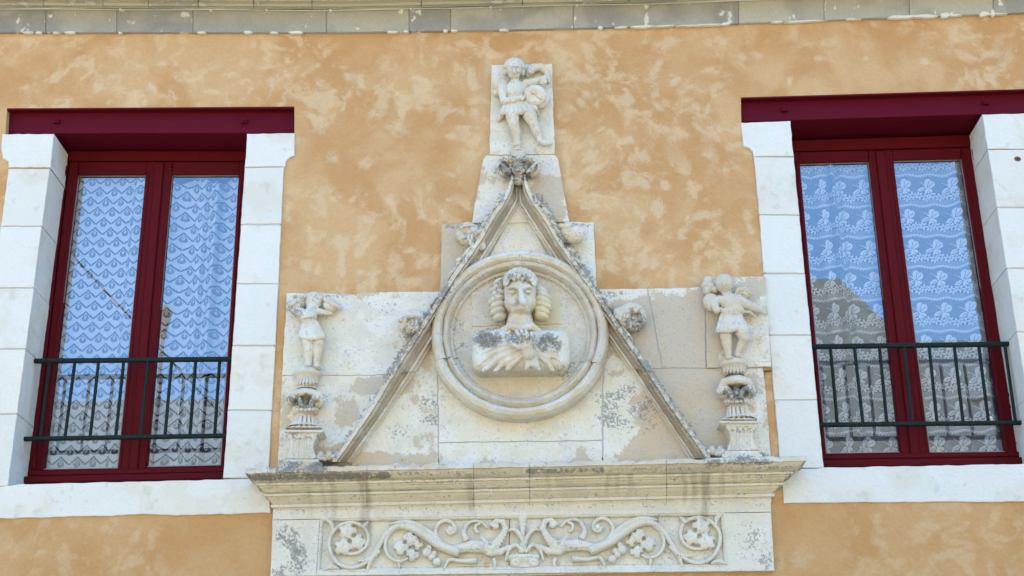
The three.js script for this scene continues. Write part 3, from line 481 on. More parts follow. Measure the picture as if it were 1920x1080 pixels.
const winL = { base: [240, 905], frame: [[[106, 283], [478, 283], [436, 901], [40, 906]], [[129, 301], [463, 301], [425, 886], [60, 891]]],
  sashes: [[[[130, 303], [298, 303], [247, 890], [62, 891]], [[147, 327], [275, 326.5], [220, 877.5], [79, 880]]], [[[300, 303], [463, 303], [425, 885], [249, 889]], [[323, 326.5], [449, 326], [413, 872], [273, 875]]]],
  strip: [[291, 304], [307, 304], [256, 888], [240, 889]], bar: [[36, 893], [440, 884], [440, 897], [33, 906]], rail: [[57, 882], [432, 875], [431, 885], [54, 893]], screws: [[56, 899], [233, 894.5], [411, 890]], hinges: [[64, 866], [121, 320]] };
const winR = { base: [1700, 872], frame: [[[1452, 264], [1838, 252], [1934, 868], [1528, 874]], [[1476, 283], [1820, 274], [1912, 858], [1535, 862]]],
  sashes: [[[[1477, 285], [1649, 281], [1717, 860], [1536, 862]], [[1498, 305], [1628, 301.5], [1690, 847.5], [1550, 850]]], [[[1651, 281], [1821, 276], [1911, 857], [1719, 860]], [[1673, 299.5], [1802, 296.5], [1888, 847], [1744, 848]]]],
  strip: [[1642, 283], [1658, 282], [1727, 859], [1709, 860]], bar: [[1532, 862], [1936, 856], [1941, 870], [1532, 876]], rail: [[1536, 852], [1918, 846], [1922, 856], [1538, 862]], screws: [[1552, 868], [1732, 866], [1914, 861]], hinges: [[1872, 540], [1826, 290]] };
casement(winL, 'dark red two leaf casement window hung with white fan patterned lace'); casement(winR, 'dark red two leaf casement window hung with white butterfly patterned lace');

function curtain(q, z, fold, top, mat, tile, off, label) {
  const [a, b, c, d] = q.map(([x, y]) => at(x, y, z)), nx = 70, ny = 36, pos = [], uv = [], idx = [];
  for (let j = 0; j <= ny; j++) for (let i = 0; i <= nx; i++) {
    const s = i / nx, t = j / ny, x = mix(mix(a.x, b.x, s), mix(d.x, c.x, s), t), yt = mix(a.y, b.y, s) - top(s), y = mix(yt, mix(d.y, c.y, s), t), f = fold(s, t);
    pos.push(x, y, z + f[0]); uv.push((x - d.x + f[1]) / tile[0] + off[0], (y - d.y - top(s) * (1 - t) * 0.5 + (f[2] || 0)) / tile[1] + off[1]);
  }
  for (let j = 0; j < ny; j++) for (let i = 0; i < nx; i++) { const u = j * (nx + 1) + i; idx.push(u, u + nx + 1, u + 1, u + 1, u + nx + 1, u + nx + 2); }
  const g = tris(pos, idx); g.setAttribute('uv', new THREE.Float32BufferAttribute(uv, 2)); g.computeVertexNormals();
  single('lace_curtain', g, mat, label, 'curtain', 'lace curtains behind the panes');
}
const bumpf = (s, c, w) => Math.exp(-(((s - c) / w) ** 2));
curtain([[136, 331], [283, 331], [228, 890], [68, 890]], -0.33, (s, t) => [0.006 * Math.sin(s * 9 + t) + 0.012 * sm(0.8, 0.84, s - 0.05 * t) - 0.01 * bumpf(s, 0.8, 0.03), 0.02 * sm(0.78, 0.84, s)], () => 0, M.fanLace, [0.092, 0.135], [0.1, 0.2], 'flat fan patterned lace curtain with a single fold near its edge');
curtain([[316, 330], [462, 330], [426, 885], [262, 885]], -0.34, (s, t) => [0.012 * Math.sin(s * 13 + 0.6 + t * 0.6) + 0.035 * bumpf(s, 0.66, 0.04) - 0.02 * bumpf(s, 0.56, 0.04) + 0.006 * Math.sin(s * 31 - t * 2), 0.012 * Math.sin(s * 13), 0.006 * Math.sin(s * 12)], (s) => 0.055 * Math.abs(Math.sin(s * Math.PI * 2.15 + 0.35)) ** 1.5, M.fanLace, [0.092, 0.135], [0.6, 0.7], 'fan patterned lace curtain in soft folds sagging from its top edge');
curtain([[1480, 303], [1640, 299], [1702, 862], [1532, 862]], -0.34, (s, t) => [0.03 * bumpf(s, 0.30, 0.07) + 0.045 * bumpf(s, 0.46, 0.035) - 0.03 * bumpf(s, 0.54, 0.03) + 0.007 * Math.sin(s * 17 + t), 0.05 * sm(0.25, 0.55, s), 0.004 * Math.sin(s * 9)], () => 0.004, M.flowerLace, [0.285, 0.2], [0.1, 0.35], 'butterfly patterned lace curtain with a bunched vertical fold');
curtain([[1660, 298], [1834, 294], [1922, 860], [1730, 862]], -0.34, (s, t) => [0.010 * Math.sin(s * 8 + 1) + 0.035 * bumpf(s, 0.72, 0.05) + 0.025 * bumpf(s, 0.86, 0.025), 0.03 * sm(0.6, 0.9, s), 0.003 * Math.sin(s * 11)], () => 0.005, M.flowerLace, [0.285, 0.2], [0.45, 0.3], 'butterfly patterned lace curtain hanging almost flat');

function railing(top, low, bt, bb, label) {
  const t = thing('window_railing', label, 'railing', at((low[0][0] + low[1][0]) / 2, low[0][1], -0.14), 'iron window railings'), z = -0.14;
  const rail = ([a, b], h) => prism([[a[0], a[1] - h], [b[0], b[1] - h], [b[0], b[1] + h], [a[0], a[1] + h]], z + 0.014, z - 0.014, 0.003, z);
  add('rail', rail(top, 3.6), M.iron, t); add('rail', rail(low, 3.4), M.iron, t);
  const ly = (l, x) => mix(l[0][1], l[1][1], (x - l[0][0]) / (l[1][0] - l[0][0]));
  bt.forEach((x, i) => add('bar', taper([at(x, ly(top, x) + 2, z), at(bb[i], ly(low, bb[i]) - 2, z)], [0.0095, 0.0095], 1, 8, 2), M.iron, t));
  for (const [l, k] of [[top, 0], [top, 1], [low, 0], [low, 1]]) { const p = at(l[k][0], l[k][1], z), g = new THREE.SphereGeometry(0.014, 10, 8); g.translate(p.x, p.y, p.z); add('end_knob', g, M.iron, t); }
}
railing([[66, 677], [462, 673]], [[44, 823], [448, 816.5]], [93, 140.5, 185, 232, 278, 322, 367, 412], [75, 122, 169, 217, 263, 309.5, 356, 402.5], 'dark iron railing of eight bars across the fan lace window');
railing([[1490, 650.5], [1899, 645]], [[1500, 797], [1930, 792.5]], [1557, 1602, 1649, 1695, 1742, 1789, 1835, 1884], [1570, 1618, 1663, 1710, 1757, 1806, 1853.6, 1904], 'dark iron railing of eight bars across the butterfly lace window');

// ------------------------------------------------------------------ the carved pediment
const S = (g) => planarUV(g, stoneWin);
const ped = thing('carved_pediment', 'steep carved limestone pediment with round medallion, crockets and patchy limewash', 'pediment', at(980, 868, 0));
add('mortar', S(slab([[526, 866], [542, 553], [830, 550], [832, 424], [888, 422], [910, 293], [1043, 292], [1062, 420], [1110, 420], [1116, 543], [1322, 538], [1430, 524], [1430, 688], [1440, 854]], 0.019, -0.02)), M.mortar, ped);
for (const [q, z] of [
  [[[922, 122], [1035, 120], [1040, 287.5], [1028, 288.5], [932, 290], [918, 290]], 0.040],
  [[[912, 291.5], [1040, 289.5], [1046, 296], [1067, 416], [884, 418], [906, 298]], 0.034],
  [[[828, 421], [890, 420], [890, 545], [826, 546]], 0.030], [[[1058, 416], [1113, 417], [1118, 539], [1058, 540]], 0.031],
  [[[538, 549.5], [600, 549], [632, 551], [642, 556], [660, 554], [680, 549], [740, 547], [840, 547], [840, 702.5], [529, 703.5]], 0.024], [[[529, 705], [740, 704], [646, 876], [520, 878]], 0.0235],
  [[[1100, 541.5], [1150, 542], [1213, 541], [1222, 600], [1240, 690], [1100, 692]], 0.0238], [[[1215, 541], [1270, 541], [1321, 537], [1323, 689], [1242, 690]], 0.024], [[[1324, 521], [1380, 520], [1435, 518.5], [1446, 687], [1325, 689]], 0.034], [[[1205, 692.5], [1431, 690], [1436, 740], [1446, 866], [1320, 868]], 0.0235],
  [[[972, 372], [1046, 520], [1090, 640], [860, 640], [900, 520]], 0.0235],
  [[[634, 877], [776, 690], [819.5, 690], [821.5, 876]], 0.0228], [[[822, 690], [1129, 686], [1128, 825], [823, 829]], 0.024], [[[823, 831], [1128, 827], [1130, 872], [823, 876]], 0.0232], [[[1131, 688], [1182, 688], [1306, 869], [1132, 872]], 0.0228],
]) add('stone_slab', S(slab(q, z, -0.02, { bevel: 0.002, jit: 0.0028, seg: 0.02 })), M.stone, ped);
add('brick', boxUV(slab([[1431, 688.5], [1446.5, 688], [1447, 694], [1432, 694.5]], 0.032, -0.02, { bevel: 0.002 })), M.brick, ped);
// raking mouldings, upper and lower stones of each side
const RP = [[-0.02, 0.0], [0, 0.10], [0.03, 0.108], [0.2, 0.106], [0.23, 0.084], [0.27, 0.086], [0.34, 0.088], [0.37, 0.076], [0.43, 0.046], [0.52, 0.032], [0.62, 0.032], [0.68, 0.044], [0.70, 0.060], [0.78, 0.062], [0.83, 0.05], [0.86, 0.036], [0.95, 0.034], [0.98, 0.022], [1, 0.0]];
const RL = [[[960, 326], [953, 348], [941, 375], [922, 402], [893, 452], [847, 517], [797, 597], [728, 700]], [[972, 362], [971.5, 388], [962, 404], [950, 424], [926, 462], [885, 530], [840, 600], [783, 696]], [[731, 697.5], [687, 773], [655, 820], [622, 866]], [[782, 696], [733, 768], [697, 818], [662, 867]]];
const RR = [[[984, 326], [990, 348], [1003, 375], [1023, 402], [1052, 452], [1098, 515], [1152, 595], [1222, 696]], [[972, 362], [972.5, 388], [982, 404], [994, 424], [1018, 458], [1062, 530], [1112, 600], [1176, 690]], [[1219.5, 694], [1262, 760], [1297, 808], [1334, 859]], [[1177, 689.5], [1222, 757], [1256, 808], [1290, 860]]];
for (const q of RP) q[1] *= 1.3;
for (const r of [RL, RR]) {
  add('raking_moulding', S(moulding(r[0], r[1], RP, 90, 0.004)), M.carved, ped);
  add('raking_moulding', S(moulding(r[2], r[3], RP.map(([s, z]) => [s, Math.max(0, z - 0.008)]), 44, 0.004)), M.carved, ped);
  // small ragged leaves carved along the back of the upper stone
  const c = new THREE.CatmullRomCurve3(r[0].map(([x, y]) => new THREE.Vector3(x, y, 0)), false, 'centripetal'), d = r === RL ? -1 : 1;
  for (let i = 0; i < 15; i++) { const t = 0.30 + i * 0.046 + (rnd() - 0.5) * 0.03, p = c.getPoint(t), q = c.getTangent(t), a = Math.atan2(-q.y, q.x), k = 0.5 + rnd() * 0.9; if (i % 4 === 2) continue; add('carved_leaf', S(carve([ell([p.x + d * 1.5, p.y, 0.09], [11 + 7 * rnd(), 4.5 * k + 1, 9], a, 0.004), ell([p.x + d * 4, p.y + 4 - 8 * rnd(), 0.108], [7, 2.6 * k + 1.4, 5], a + d * 0.5, 0.004), cap([p.x - q.x * 8, p.y - q.y * 8, 0.128], [p.x + q.x * 9, p.y + q.y * 9, 0.12], 2, 1.6, 0.003, true)], 0.003)), M.carved, ped); }
}
// round medallion: ring in two stones, sunk disc
{
  const C = at(975, 626, 0.06), k = (at(1142, 626, 0.06).x - C.x) / 167;
  const P = [[168, -0.01], [169, 0.06], [167.5, 0.09], [163, 0.116], [157, 0.126], [151, 0.118], [147.5, 0.096], [146, 0.074], [144.5, 0.092], [140, 0.108], [136, 0.098], [133, 0.072], [131.5, 0.048], [127, 0.046], [125, 0.032], [122, 0.025], [121, 0.0]];
  const ring = (a0, a1, n, dr, dz) => { const pos = [], idx = [], m = P.length;
    for (let i = 0; i <= n; i++) { const a = mix(a0, a1, i / n) * Math.PI / 180; P.forEach(([r, z], j) => { const R = (r + (r > 145 ? dr : 0)) * k + (noise(a * 14 + j * 3, j) - 0.5) * 0.004; pos.push(C.x + Math.cos(a) * R, C.y + Math.sin(a) * R, z + (z > 0.03 ? dz * (r > 145 ? 1 : 0.3) + (fbm(a * 22 + j, j * 2, 2) - 0.5) * 0.006 : 0)); }); }
    for (let i = 0; i < n; i++) for (let j = 0; j < m - 1; j++) { const u = i * m + j; idx.push(u, u + m, u + 1, u + 1, u + m, u + m + 1); }
    for (const s of [0, n]) for (let j = 1; j < m - 1; j++) idx.push(s * m, s * m + j, s * m + j + 1);
    const g = tris(pos, idx).toNonIndexed(); g.computeVertexNormals(); return S(g); };
  add('ring_segment', ring(201, 334, 90, 2, 0.006), M.carved, ped); add('ring_segment', ring(334.6, 560.4, 150, -2, -0.002), M.carved, ped);
  const disc = new THREE.CircleGeometry(123 * k, 48); disc.translate(C.x, C.y, 0.0265); add('medallion_disc', S(disc), M.carved, ped);
  for (const q of [[[884, 548], [946, 545], [947, 610], [886, 612]], [[1001, 546], [1051, 545], [1053, 606], [1002, 609]], [[884, 614], [1055, 610], [1058, 640], [886, 642]]]) add('backing_block', S(slab(q, 0.033, 0.0, { bevel: 0.003, jit: 0.004 })), M.carved, ped);
}
// finial of two hollow volutes on the apex, crockets on the slopes
add('finial', S(carve([
  ...chain([[972, 335, 0.08], [972, 318, 0.10], [972, 300, 0.10]], [13, 9, 10], 0.01), ell([972, 288, 0.075], [13, 14, 13], 0, 0.006), cap([961, 291, 0.1], [983, 291, 0.1], 3, 3, 0.004), cap([962, 282, 0.105], [982, 282, 0.105], 2, 2, 0.003, true),
  ...[-1, 1].flatMap((s) => [ell([972 + s * 25, 314, 0.085], [17, 19, 15], 0, 0.006), ell([972 + s * 27, 311, 0.125], [10, 11, 13], 0, 0.004, true), cap([972 + s * 17, 322, 0.125], [972 + s * 33, 306, 0.12], 3.4, 2.6, 0.004), ell([972 + s * 25, 319, 0.12], [5, 6, 5], 0, 0.004), cap([972 + s * 12, 300, 0.12], [972 + s * 24, 296, 0.12], 4.5, 3.6, 0.006)]),
  cap([972, 304, 0.13], [972, 318, 0.13], 5, 4, 0.004), ell([964, 320, 0.12], [5, 5, 5], 0, 0.003), ell([980, 320, 0.12], [5, 5, 5], 0, 0.003), ell([972, 302, 0.145], [3.4, 4, 4], 0, 0.002, true),
], 0.0026)), M.carved, ped);
add('crocket', S(carve([ell([876, 438, 0.075], [21, 22, 16], 0.2, 0.008), cap([890, 430, 0.08], [903, 462, 0.07], 8, 8), ell([872, 436, 0.115], [11, 12, 8], 0, 0.006, true), cap([882, 448, 0.11], [888, 470, 0.09], 6, 3), cap([860, 430, 0.1], [876, 420, 0.11], 4, 4, 0.005), ell([868, 444, 0.108], [5, 6, 5], 0, 0.004)], 0.003)), M.carved, ped);
add('crocket', S(carve([ell([1073, 438, 0.075], [23, 20, 17], 0, 0.008), cap([1058, 430, 0.08], [1048, 458, 0.07], 9, 8), ell([1066, 430, 0.122], [9, 6, 6], 0.4, 0.006, true), cap([1052, 424, 0.11], [1088, 424, 0.1], 5, 4, 0.005), ell([1082, 446, 0.115], [4, 6, 5], 0.2, 0.004, true)], 0.003)), M.carved, ped);
add('crocket', S(carve([ell([774, 605, 0.075], [26, 25, 17], 0.2, 0.007), cap([790, 595, 0.07], [800, 612, 0.06], 9, 8), ell([764, 606, 0.122], [7, 9, 7], 0.3, 0.004, true), ell([758, 618, 0.118], [6, 4, 8], -0.5, 0.003, true), ell([778, 614, 0.125], [9, 9, 7], 0, 0.005), ell([772, 593, 0.12], [9, 5, 6], 0, 0.004), ell([786, 600, 0.122], [4, 9, 7], 0.3, 0.003, true), ell([752, 598, 0.105], [5, 8, 7], 0, 0.004)], 0.0028)), M.carved, ped);
add('crocket', S(carve([ell([1184, 596, 0.075], [27, 28, 18], 0, 0.007), cap([1160, 590, 0.07], [1164, 616, 0.06], 13, 9), ell([1190, 592, 0.128], [15, 20, 13], 0.1, 0.004, true), cap([1176, 584, 0.11], [1182, 612, 0.12], 5, 4, 0.004), ell([1192, 584, 0.11], [5, 6, 6], 0, 0.003), ell([1190, 606, 0.11], [8, 6, 6], 0, 0.003), cap([1184, 596, 0.12], [1202, 600, 0.118], 3, 3, 0.003)], 0.0028)), M.carved, ped);
// ragged leaf ends where the slopes meet the cornice
for (const [x, y, s] of [[612, 861, 1], [1340, 851, -1]]) add('corner_leaf', S(carve(Array.from({ length: 9 }, (_, i) => ell([x + s * (i - 4) * 5, y + 2 - (i % 3) * 4, 0.06 + (i % 2) * 0.02], [6, 5 + (i % 3) * 2, 8], s * (0.5 - i * 0.1), 0.003)), 0.003)), M.carved, ped);

// ------------------------------------------------------------------ cornice under the pediment
const corniceY = (x, dy) => 866 + (x - 985) * -0.0221 + dy;
const CP = [[0, 0], [0, 0.20], [1, 0.215], [9.5, 0.215], [10.5, 0.196], [14, 0.192], [18, 0.182], [23, 0.164], [27.5, 0.140], [29, 0.134], [29.5, 0.148], [33, 0.148], [33.8, 0.128], [38, 0.127], [38.8, 0.116], [42, 0.110], [46, 0.096], [49, 0.082], [49.6, 0.098], [53.6, 0.098], [54.4, 0.080], [59, 0.073], [64, 0.058], [69, 0.044], [70, 0.058], [75, 0.058], [75.8, 0.042], [80, 0.038], [88, 0.037], [88.5, 0]];
const cornice = thing('stone_cornice', 'moulded limestone cornice under the pediment, streaked brown with a lichened top edge', 'cornice', at(985, 955, 0));
{
  const cuts = [0, 688, 888, 993, 1250, 1], endL = (z) => mix(513, 463, (z - 0.04) / 0.163), endR = (z) => mix(1446, 1508, (z - 0.04) / 0.163), m = CP.length;
  for (let b = 0; b < 5; b++) {
    const L = b === 0, R = b === 4, xa = L ? 0 : cuts[b] + 0.35, xb = R ? 0 : cuts[b + 1] - 0.35, n = 40, rows = [], pos = [], idx = [], notch = b === 3 || b === 2;
    const row = (xf, back) => rows.push([xf, back]);
    if (L) { row(endL, true); } for (let i = 0; i <= n; i++) row((z) => mix(L ? endL(z) : xa, R ? endR(z) : xb, i / n), false); if (R) row(endR, true);
    rows.forEach(([xf, back]) => CP.forEach(([dy, z], k) => {
      const x = xf(Math.max(z, 0.04)), p = at(x, corniceY(x, dy), Math.max(z, 0.0001)), w = z > 0.06 ? 1 : 0.4;
      const chip = k < 4 ? (noise(p.x * 26, 3) > 0.62 ? (noise(p.x * 26, 3) - 0.62) * 0.03 : 0) : 0;
      pos.push(p.x, p.y + (noise(p.x * 24 + k * 5, k) - 0.5) * 0.003 * w - (k < 3 ? chip : 0), back ? (z > 0 ? 0.0 : -0.02) : z === 0 ? -0.02 : z + (fbm(p.x * 30 + k * 2, k * 3, 2) - 0.5) * 0.006 * w - chip);
    }));
    for (let i = 0; i < rows.length - 1; i++) for (let k = 0; k < m - 1; k++) { const u = i * m + k; idx.push(u, u + m, u + 1, u + 1, u + m, u + m + 1); }
    for (const s of [0, rows.length - 1]) for (let k = 1; k < m - 1; k++) idx.push(s * m, s * m + k, s * m + k + 1);
    const g = tris(pos, idx).toNonIndexed(); g.computeVertexNormals(); add('cornice_stone', S(g), M.carved, cornice);
  }
}
// ------------------------------------------------------------------ frieze with its sunk panel and carving
const frieze = thing('carved_frieze', 'carved limestone frieze of vines, grapes and two dragons beside a torch, below the cornice', 'frieze', at(983, 1075, 0));
{
  const o = [[512, 956], [1445, 941], [1452, 1070], [507, 1080]], i = [[600, 973], [1357, 961], [1364, 1061.5], [594, 1072]];
  for (const q of [[o[0], o[1], [1446, 959.6], i[1], i[0], [511.2, 974.4]], [[1357.3, 962], [1446, 960.6], o[2], [1364.5, 1070.8]], [i[3], i[2], [1363.6, 1070.8], [593.6, 1079.3]], [[511.2, 975.4], [599.4, 974], [592.7, 1079.3], o[3]]]) add('frame_stone', S(slab(q, 0.040, -0.02, { bevel: 0.003, jit: 0.0012 })), M.carved, frieze);
  for (const q of [[[588, 966], [955, 960], [953, 1080], [588, 1080]], [[956.5, 960], [1368, 952], [1370, 1068], [954.5, 1080]]]) add('panel', S(slab(q, 0.014, -0.02, { bevel: 0.001, jit: 0.0008 })), M.carved, frieze);
  const j = [[608, 980], [1349, 968.5], [1356, 1055], [602, 1065]]; // quarter-round inside the frame
  for (const [a, b, c, d] of [[0, 1], [1, 2], [2, 3], [3, 0]].map(([p, q]) => [i[p], i[q], j[q], j[p]])) add('frame_moulding', S(moulding([a, b], [d, c], [[0, 0.0], [0, 0.036], [0.35, 0.034], [0.7, 0.027], [1, 0.011]], 40, 0.001)), M.carved, frieze);
  const AX = at(983, 1010, 0.03).x, c = (x, y, z = 0.026) => [960 + x / 3.31, 840 + y / 3.31, z];
  const flip = (g) => { const h = g.clone(); h.scale(-1, 1, 1); h.translate(2 * AX, 0, 0); if (h.index) { const a = h.index.array; for (let q = 0; q < a.length; q += 3) { const s = a[q + 1]; a[q + 1] = a[q + 2]; a[q + 2] = s; } } h.computeVertexNormals(); return h; };
  const both = (name, g) => { const m = flip(g); add(name, S(g), M.carved, frieze); add(name, S(m), M.carved, frieze); };
  const vine = (pts, r, name = 'vine') => both(name, taper(pts.map(([x, y, z]) => at(...c(x, y, z ?? 0.031))), r.map((v) => (v * 1.1 + 1.5) * U / 3.31), 1.5, 8));
  vine([[480, 640], [600, 590], [700, 520], [800, 467], [880, 470], [940, 520], [985, 590], [1020, 640], [1060, 680], [1150, 715], [1230, 690], [1280, 620], [1290, 540], [1250, 470], [1170, 432], [1090, 450], [1050, 500], [1050, 560], [1090, 610], [1160, 628], [1235, 595]], [26, 22, 15, 11, 9, 9, 9, 9, 8, 8, 6]);
  vine([[560, 600], [640, 530], [720, 470], [800, 440], [860, 440], [915, 450]], [8, 17, 15, 11, 3], 'leaf_blade');
  vine([[870, 470], [930, 530], [942, 600], [910, 660], [850, 682], [800, 662]], [8, 8, 8, 7, 4]);
  vine([[600, 575], [628, 505], [602, 452], [552, 437], [512, 462], [506, 503], [540, 520], [562, 488]], [10, 10, 9, 9, 8, 7], 'tendril');
  vine([[430, 570], [452, 512], [412, 452], [345, 450], [300, 492]], [18, 11, 8, 7, 4], 'horn'); vine([[345, 462], [372, 470], [376, 505], [352, 520]], [6, 7, 7, 6], 'horn_curl');
  vine([[70, 645], [92, 560], [140, 505], [178, 512]], [8, 12, 11, 4], 'leaf_blade'); vine([[80, 650], [130, 602], [172, 628], [196, 700]], [8, 11, 10, 4], 'leaf_blade'); vine([[270, 680], [262, 712], [270, 748]], [10, 8, 3], 'leaf_blade');
  vine([[372, 690], [470, 692], [545, 682], [582, 742]], [16, 10, 9, 4], 'leaf_blade'); vine([[1318, 402], [1272, 436], [1262, 486]], [4, 12, 5], 'leaf_blade'); vine([[1232, 718], [1280, 705], [1335, 722]], [4, 14, 4], 'leaf_blade'); vine([[975, 610], [1030, 660], [1058, 740]], [8, 13, 4], 'leaf_blade'); vine([[1000, 640], [1060, 668], [1120, 672]], [8, 11, 4], 'leaf_blade'); vine([[1080, 470], [1056, 440], [1040, 428]], [14, 10, 4], 'leaf_blade'); vine([[862, 690], [858, 715], [862, 740]], [5, 5, 2], 'leaf_blade');
  const R = 1 / 3.31;
  both('rosette', carve([[1174, 486, 54], [1112, 556, 50], [1204, 582, 54]].flatMap(([x, y, r]) => [ell(c(x, y, 0.022), [r * R, r * R * 0.95, r * R * 0.62], 0, 0.002), ...[0, 1.3, 2.6, 3.9, 5.2].map((a) => ell(c(x + Math.cos(a) * r * 1.02, y + Math.sin(a) * r, 0.035), [4, 4, 9], 0, 0.003, true)), cap(c(1160, 535, 0.05), c(x, y, 0.05), 2.4, 1.6, 0.003, true)]).concat([[cap(c(1160, 535, 0.05), c(1140, 500, 0.04), 2, 1.2, 0.003, true)], [cap(c(1160, 535, 0.05), c(1162, 600, 0.04), 2, 1.2, 0.003, true)]].flat()), 0.0024));
  both('grape_leaf', carve([[783, 545, 42], [844, 598, 44], [772, 644, 38], [738, 582, 32]].flatMap(([x, y, r]) => [ell(c(x, y, 0.022), [r * R, r * R, r * R * 0.66], 0, 0.002), ...[0.4, 2.2, 4.1].map((a) => ell(c(x + Math.cos(a) * r, y + Math.sin(a) * r, 0.035), [3.6, 3.6, 9], 0, 0.003, true))]).concat([cap(c(790, 600, 0.055), c(780, 560, 0.05), 1.8, 1, 0.003, true), cap(c(790, 600, 0.055), c(820, 615, 0.05), 1.8, 1, 0.003, true)]), 0.0024));
  for (const [x, y, r] of [[682, 632, 27], [655, 662, 20], [640, 640, 17], [622, 690, 24], [668, 600, 16]]) { const g = new THREE.SphereGeometry(r * R * U, 14, 10); const p = at(...c(x, y, 0.032)); g.translate(p.x, p.y, p.z); both('grape', g); }
  const fb = new THREE.SphereGeometry(20 * R * U, 12, 8); { const p = at(...c(532, 492, 0.03)); fb.translate(p.x, p.y, p.z); both('tendril_bud', fb); }
  both('dragon', carve([ // head with curled upper lip, toothed jaw, scaly neck running into the leaf
    ell(c(292, 620, 0.03), [12, 11, 9], 0, 0.006), ...chain([c(500, 618, 0.028), c(400, 600, 0.03), c(300, 612, 0.03)], [7.5, 10, 11], 0.008), ...chain([c(275, 612, 0.036), c(225, 560, 0.036), c(190, 500, 0.034), c(205, 452, 0.032), c(245, 448, 0.032), c(270, 470, 0.03)], [9, 6.5, 4.5, 4, 4, 4.5], 0.005), ell(c(252, 480, 0.03), [6, 6, 6], 0, 0.003),
    ...chain([c(290, 640, 0.034), c(230, 640, 0.034), c(175, 612, 0.032), c(130, 598, 0.03)], [8, 6, 3.6, 1.6], 0.005), ell(c(290, 592, 0.056), [3.6, 2.6, 4], 0.3, 0.002, true), ell(c(370, 630, 0.056), [4.5, 4, 5], 0, 0.002, true), ell(c(335, 595, 0.058), [3, 5, 4], 0, 0.003), cap(c(318, 575, 0.05), c(345, 540, 0.04), 4, 1.5, 0.003),
    ...[0, 1, 2, 3, 4].map((k) => ell(c(196 + k * 11, 540 + k * 19, 0.047), [2.6, 2.6, 3], 0, 0.0015)), ...[0, 1, 2, 3, 4].map((k) => ell(c(404 + k * 20, 626 - k, 0.05), [1.8, 1.8, 3], 0, 0.0015, true)),
  ], 0.0024));
  const ty = (x, y, r, z = 0.034) => [960 + x / 3.31, 840 + y / 3.31, r / 3.31, z];
  const prof = [[652, 20], [640, 22], [600, 16], [540, 13], [490, 15], [478, 24], [468, 24], [462, 14], [452, 20], [436, 26], [420, 22], [408, 10], [402, 2]];
  const lathe = (pr, x, z, fl = 0.8) => { const y0 = at(960 + x / 3.31, 840 + 550 / 3.31, z); const g = new THREE.LatheGeometry(pr.map(([y, r]) => { const p = at(960 + x / 3.31, 840 + y / 3.31, z); return new THREE.Vector2(r * R * U, p.y - y0.y); }), 20); g.scale(1, 1, fl); g.translate(y0.x, y0.y, z); return g; };
  add('torch', S(lathe(prof, 67, 0.028)), M.carved, frieze);
  add('torch_dish', S(lathe([[742, 66], [735, 62], [722, 40], [712, 44], [704, 66], [694, 92], [676, 98], [664, 94], [660, 60], [655, 8]], 67, 0.018, 0.32)), M.carved, frieze);
  for (let k = -5; k <= 5; k++) { const g = new THREE.SphereGeometry(7 * R * U, 8, 6), p = at(...c(67 + k * 17, 676, 0.018 + 0.026 * Math.sqrt(1 - (k / 6) ** 2))); g.translate(p.x, p.y, p.z); add('bead', S(g), M.carved, frieze); }
  both('dish_volute', carve([ell(c(135, 712, 0.026), [9, 8, 6], 0, 0.003), ell(c(135, 710, 0.045), [4, 4, 4], 0, 0.002, true)], 0.0026));
}

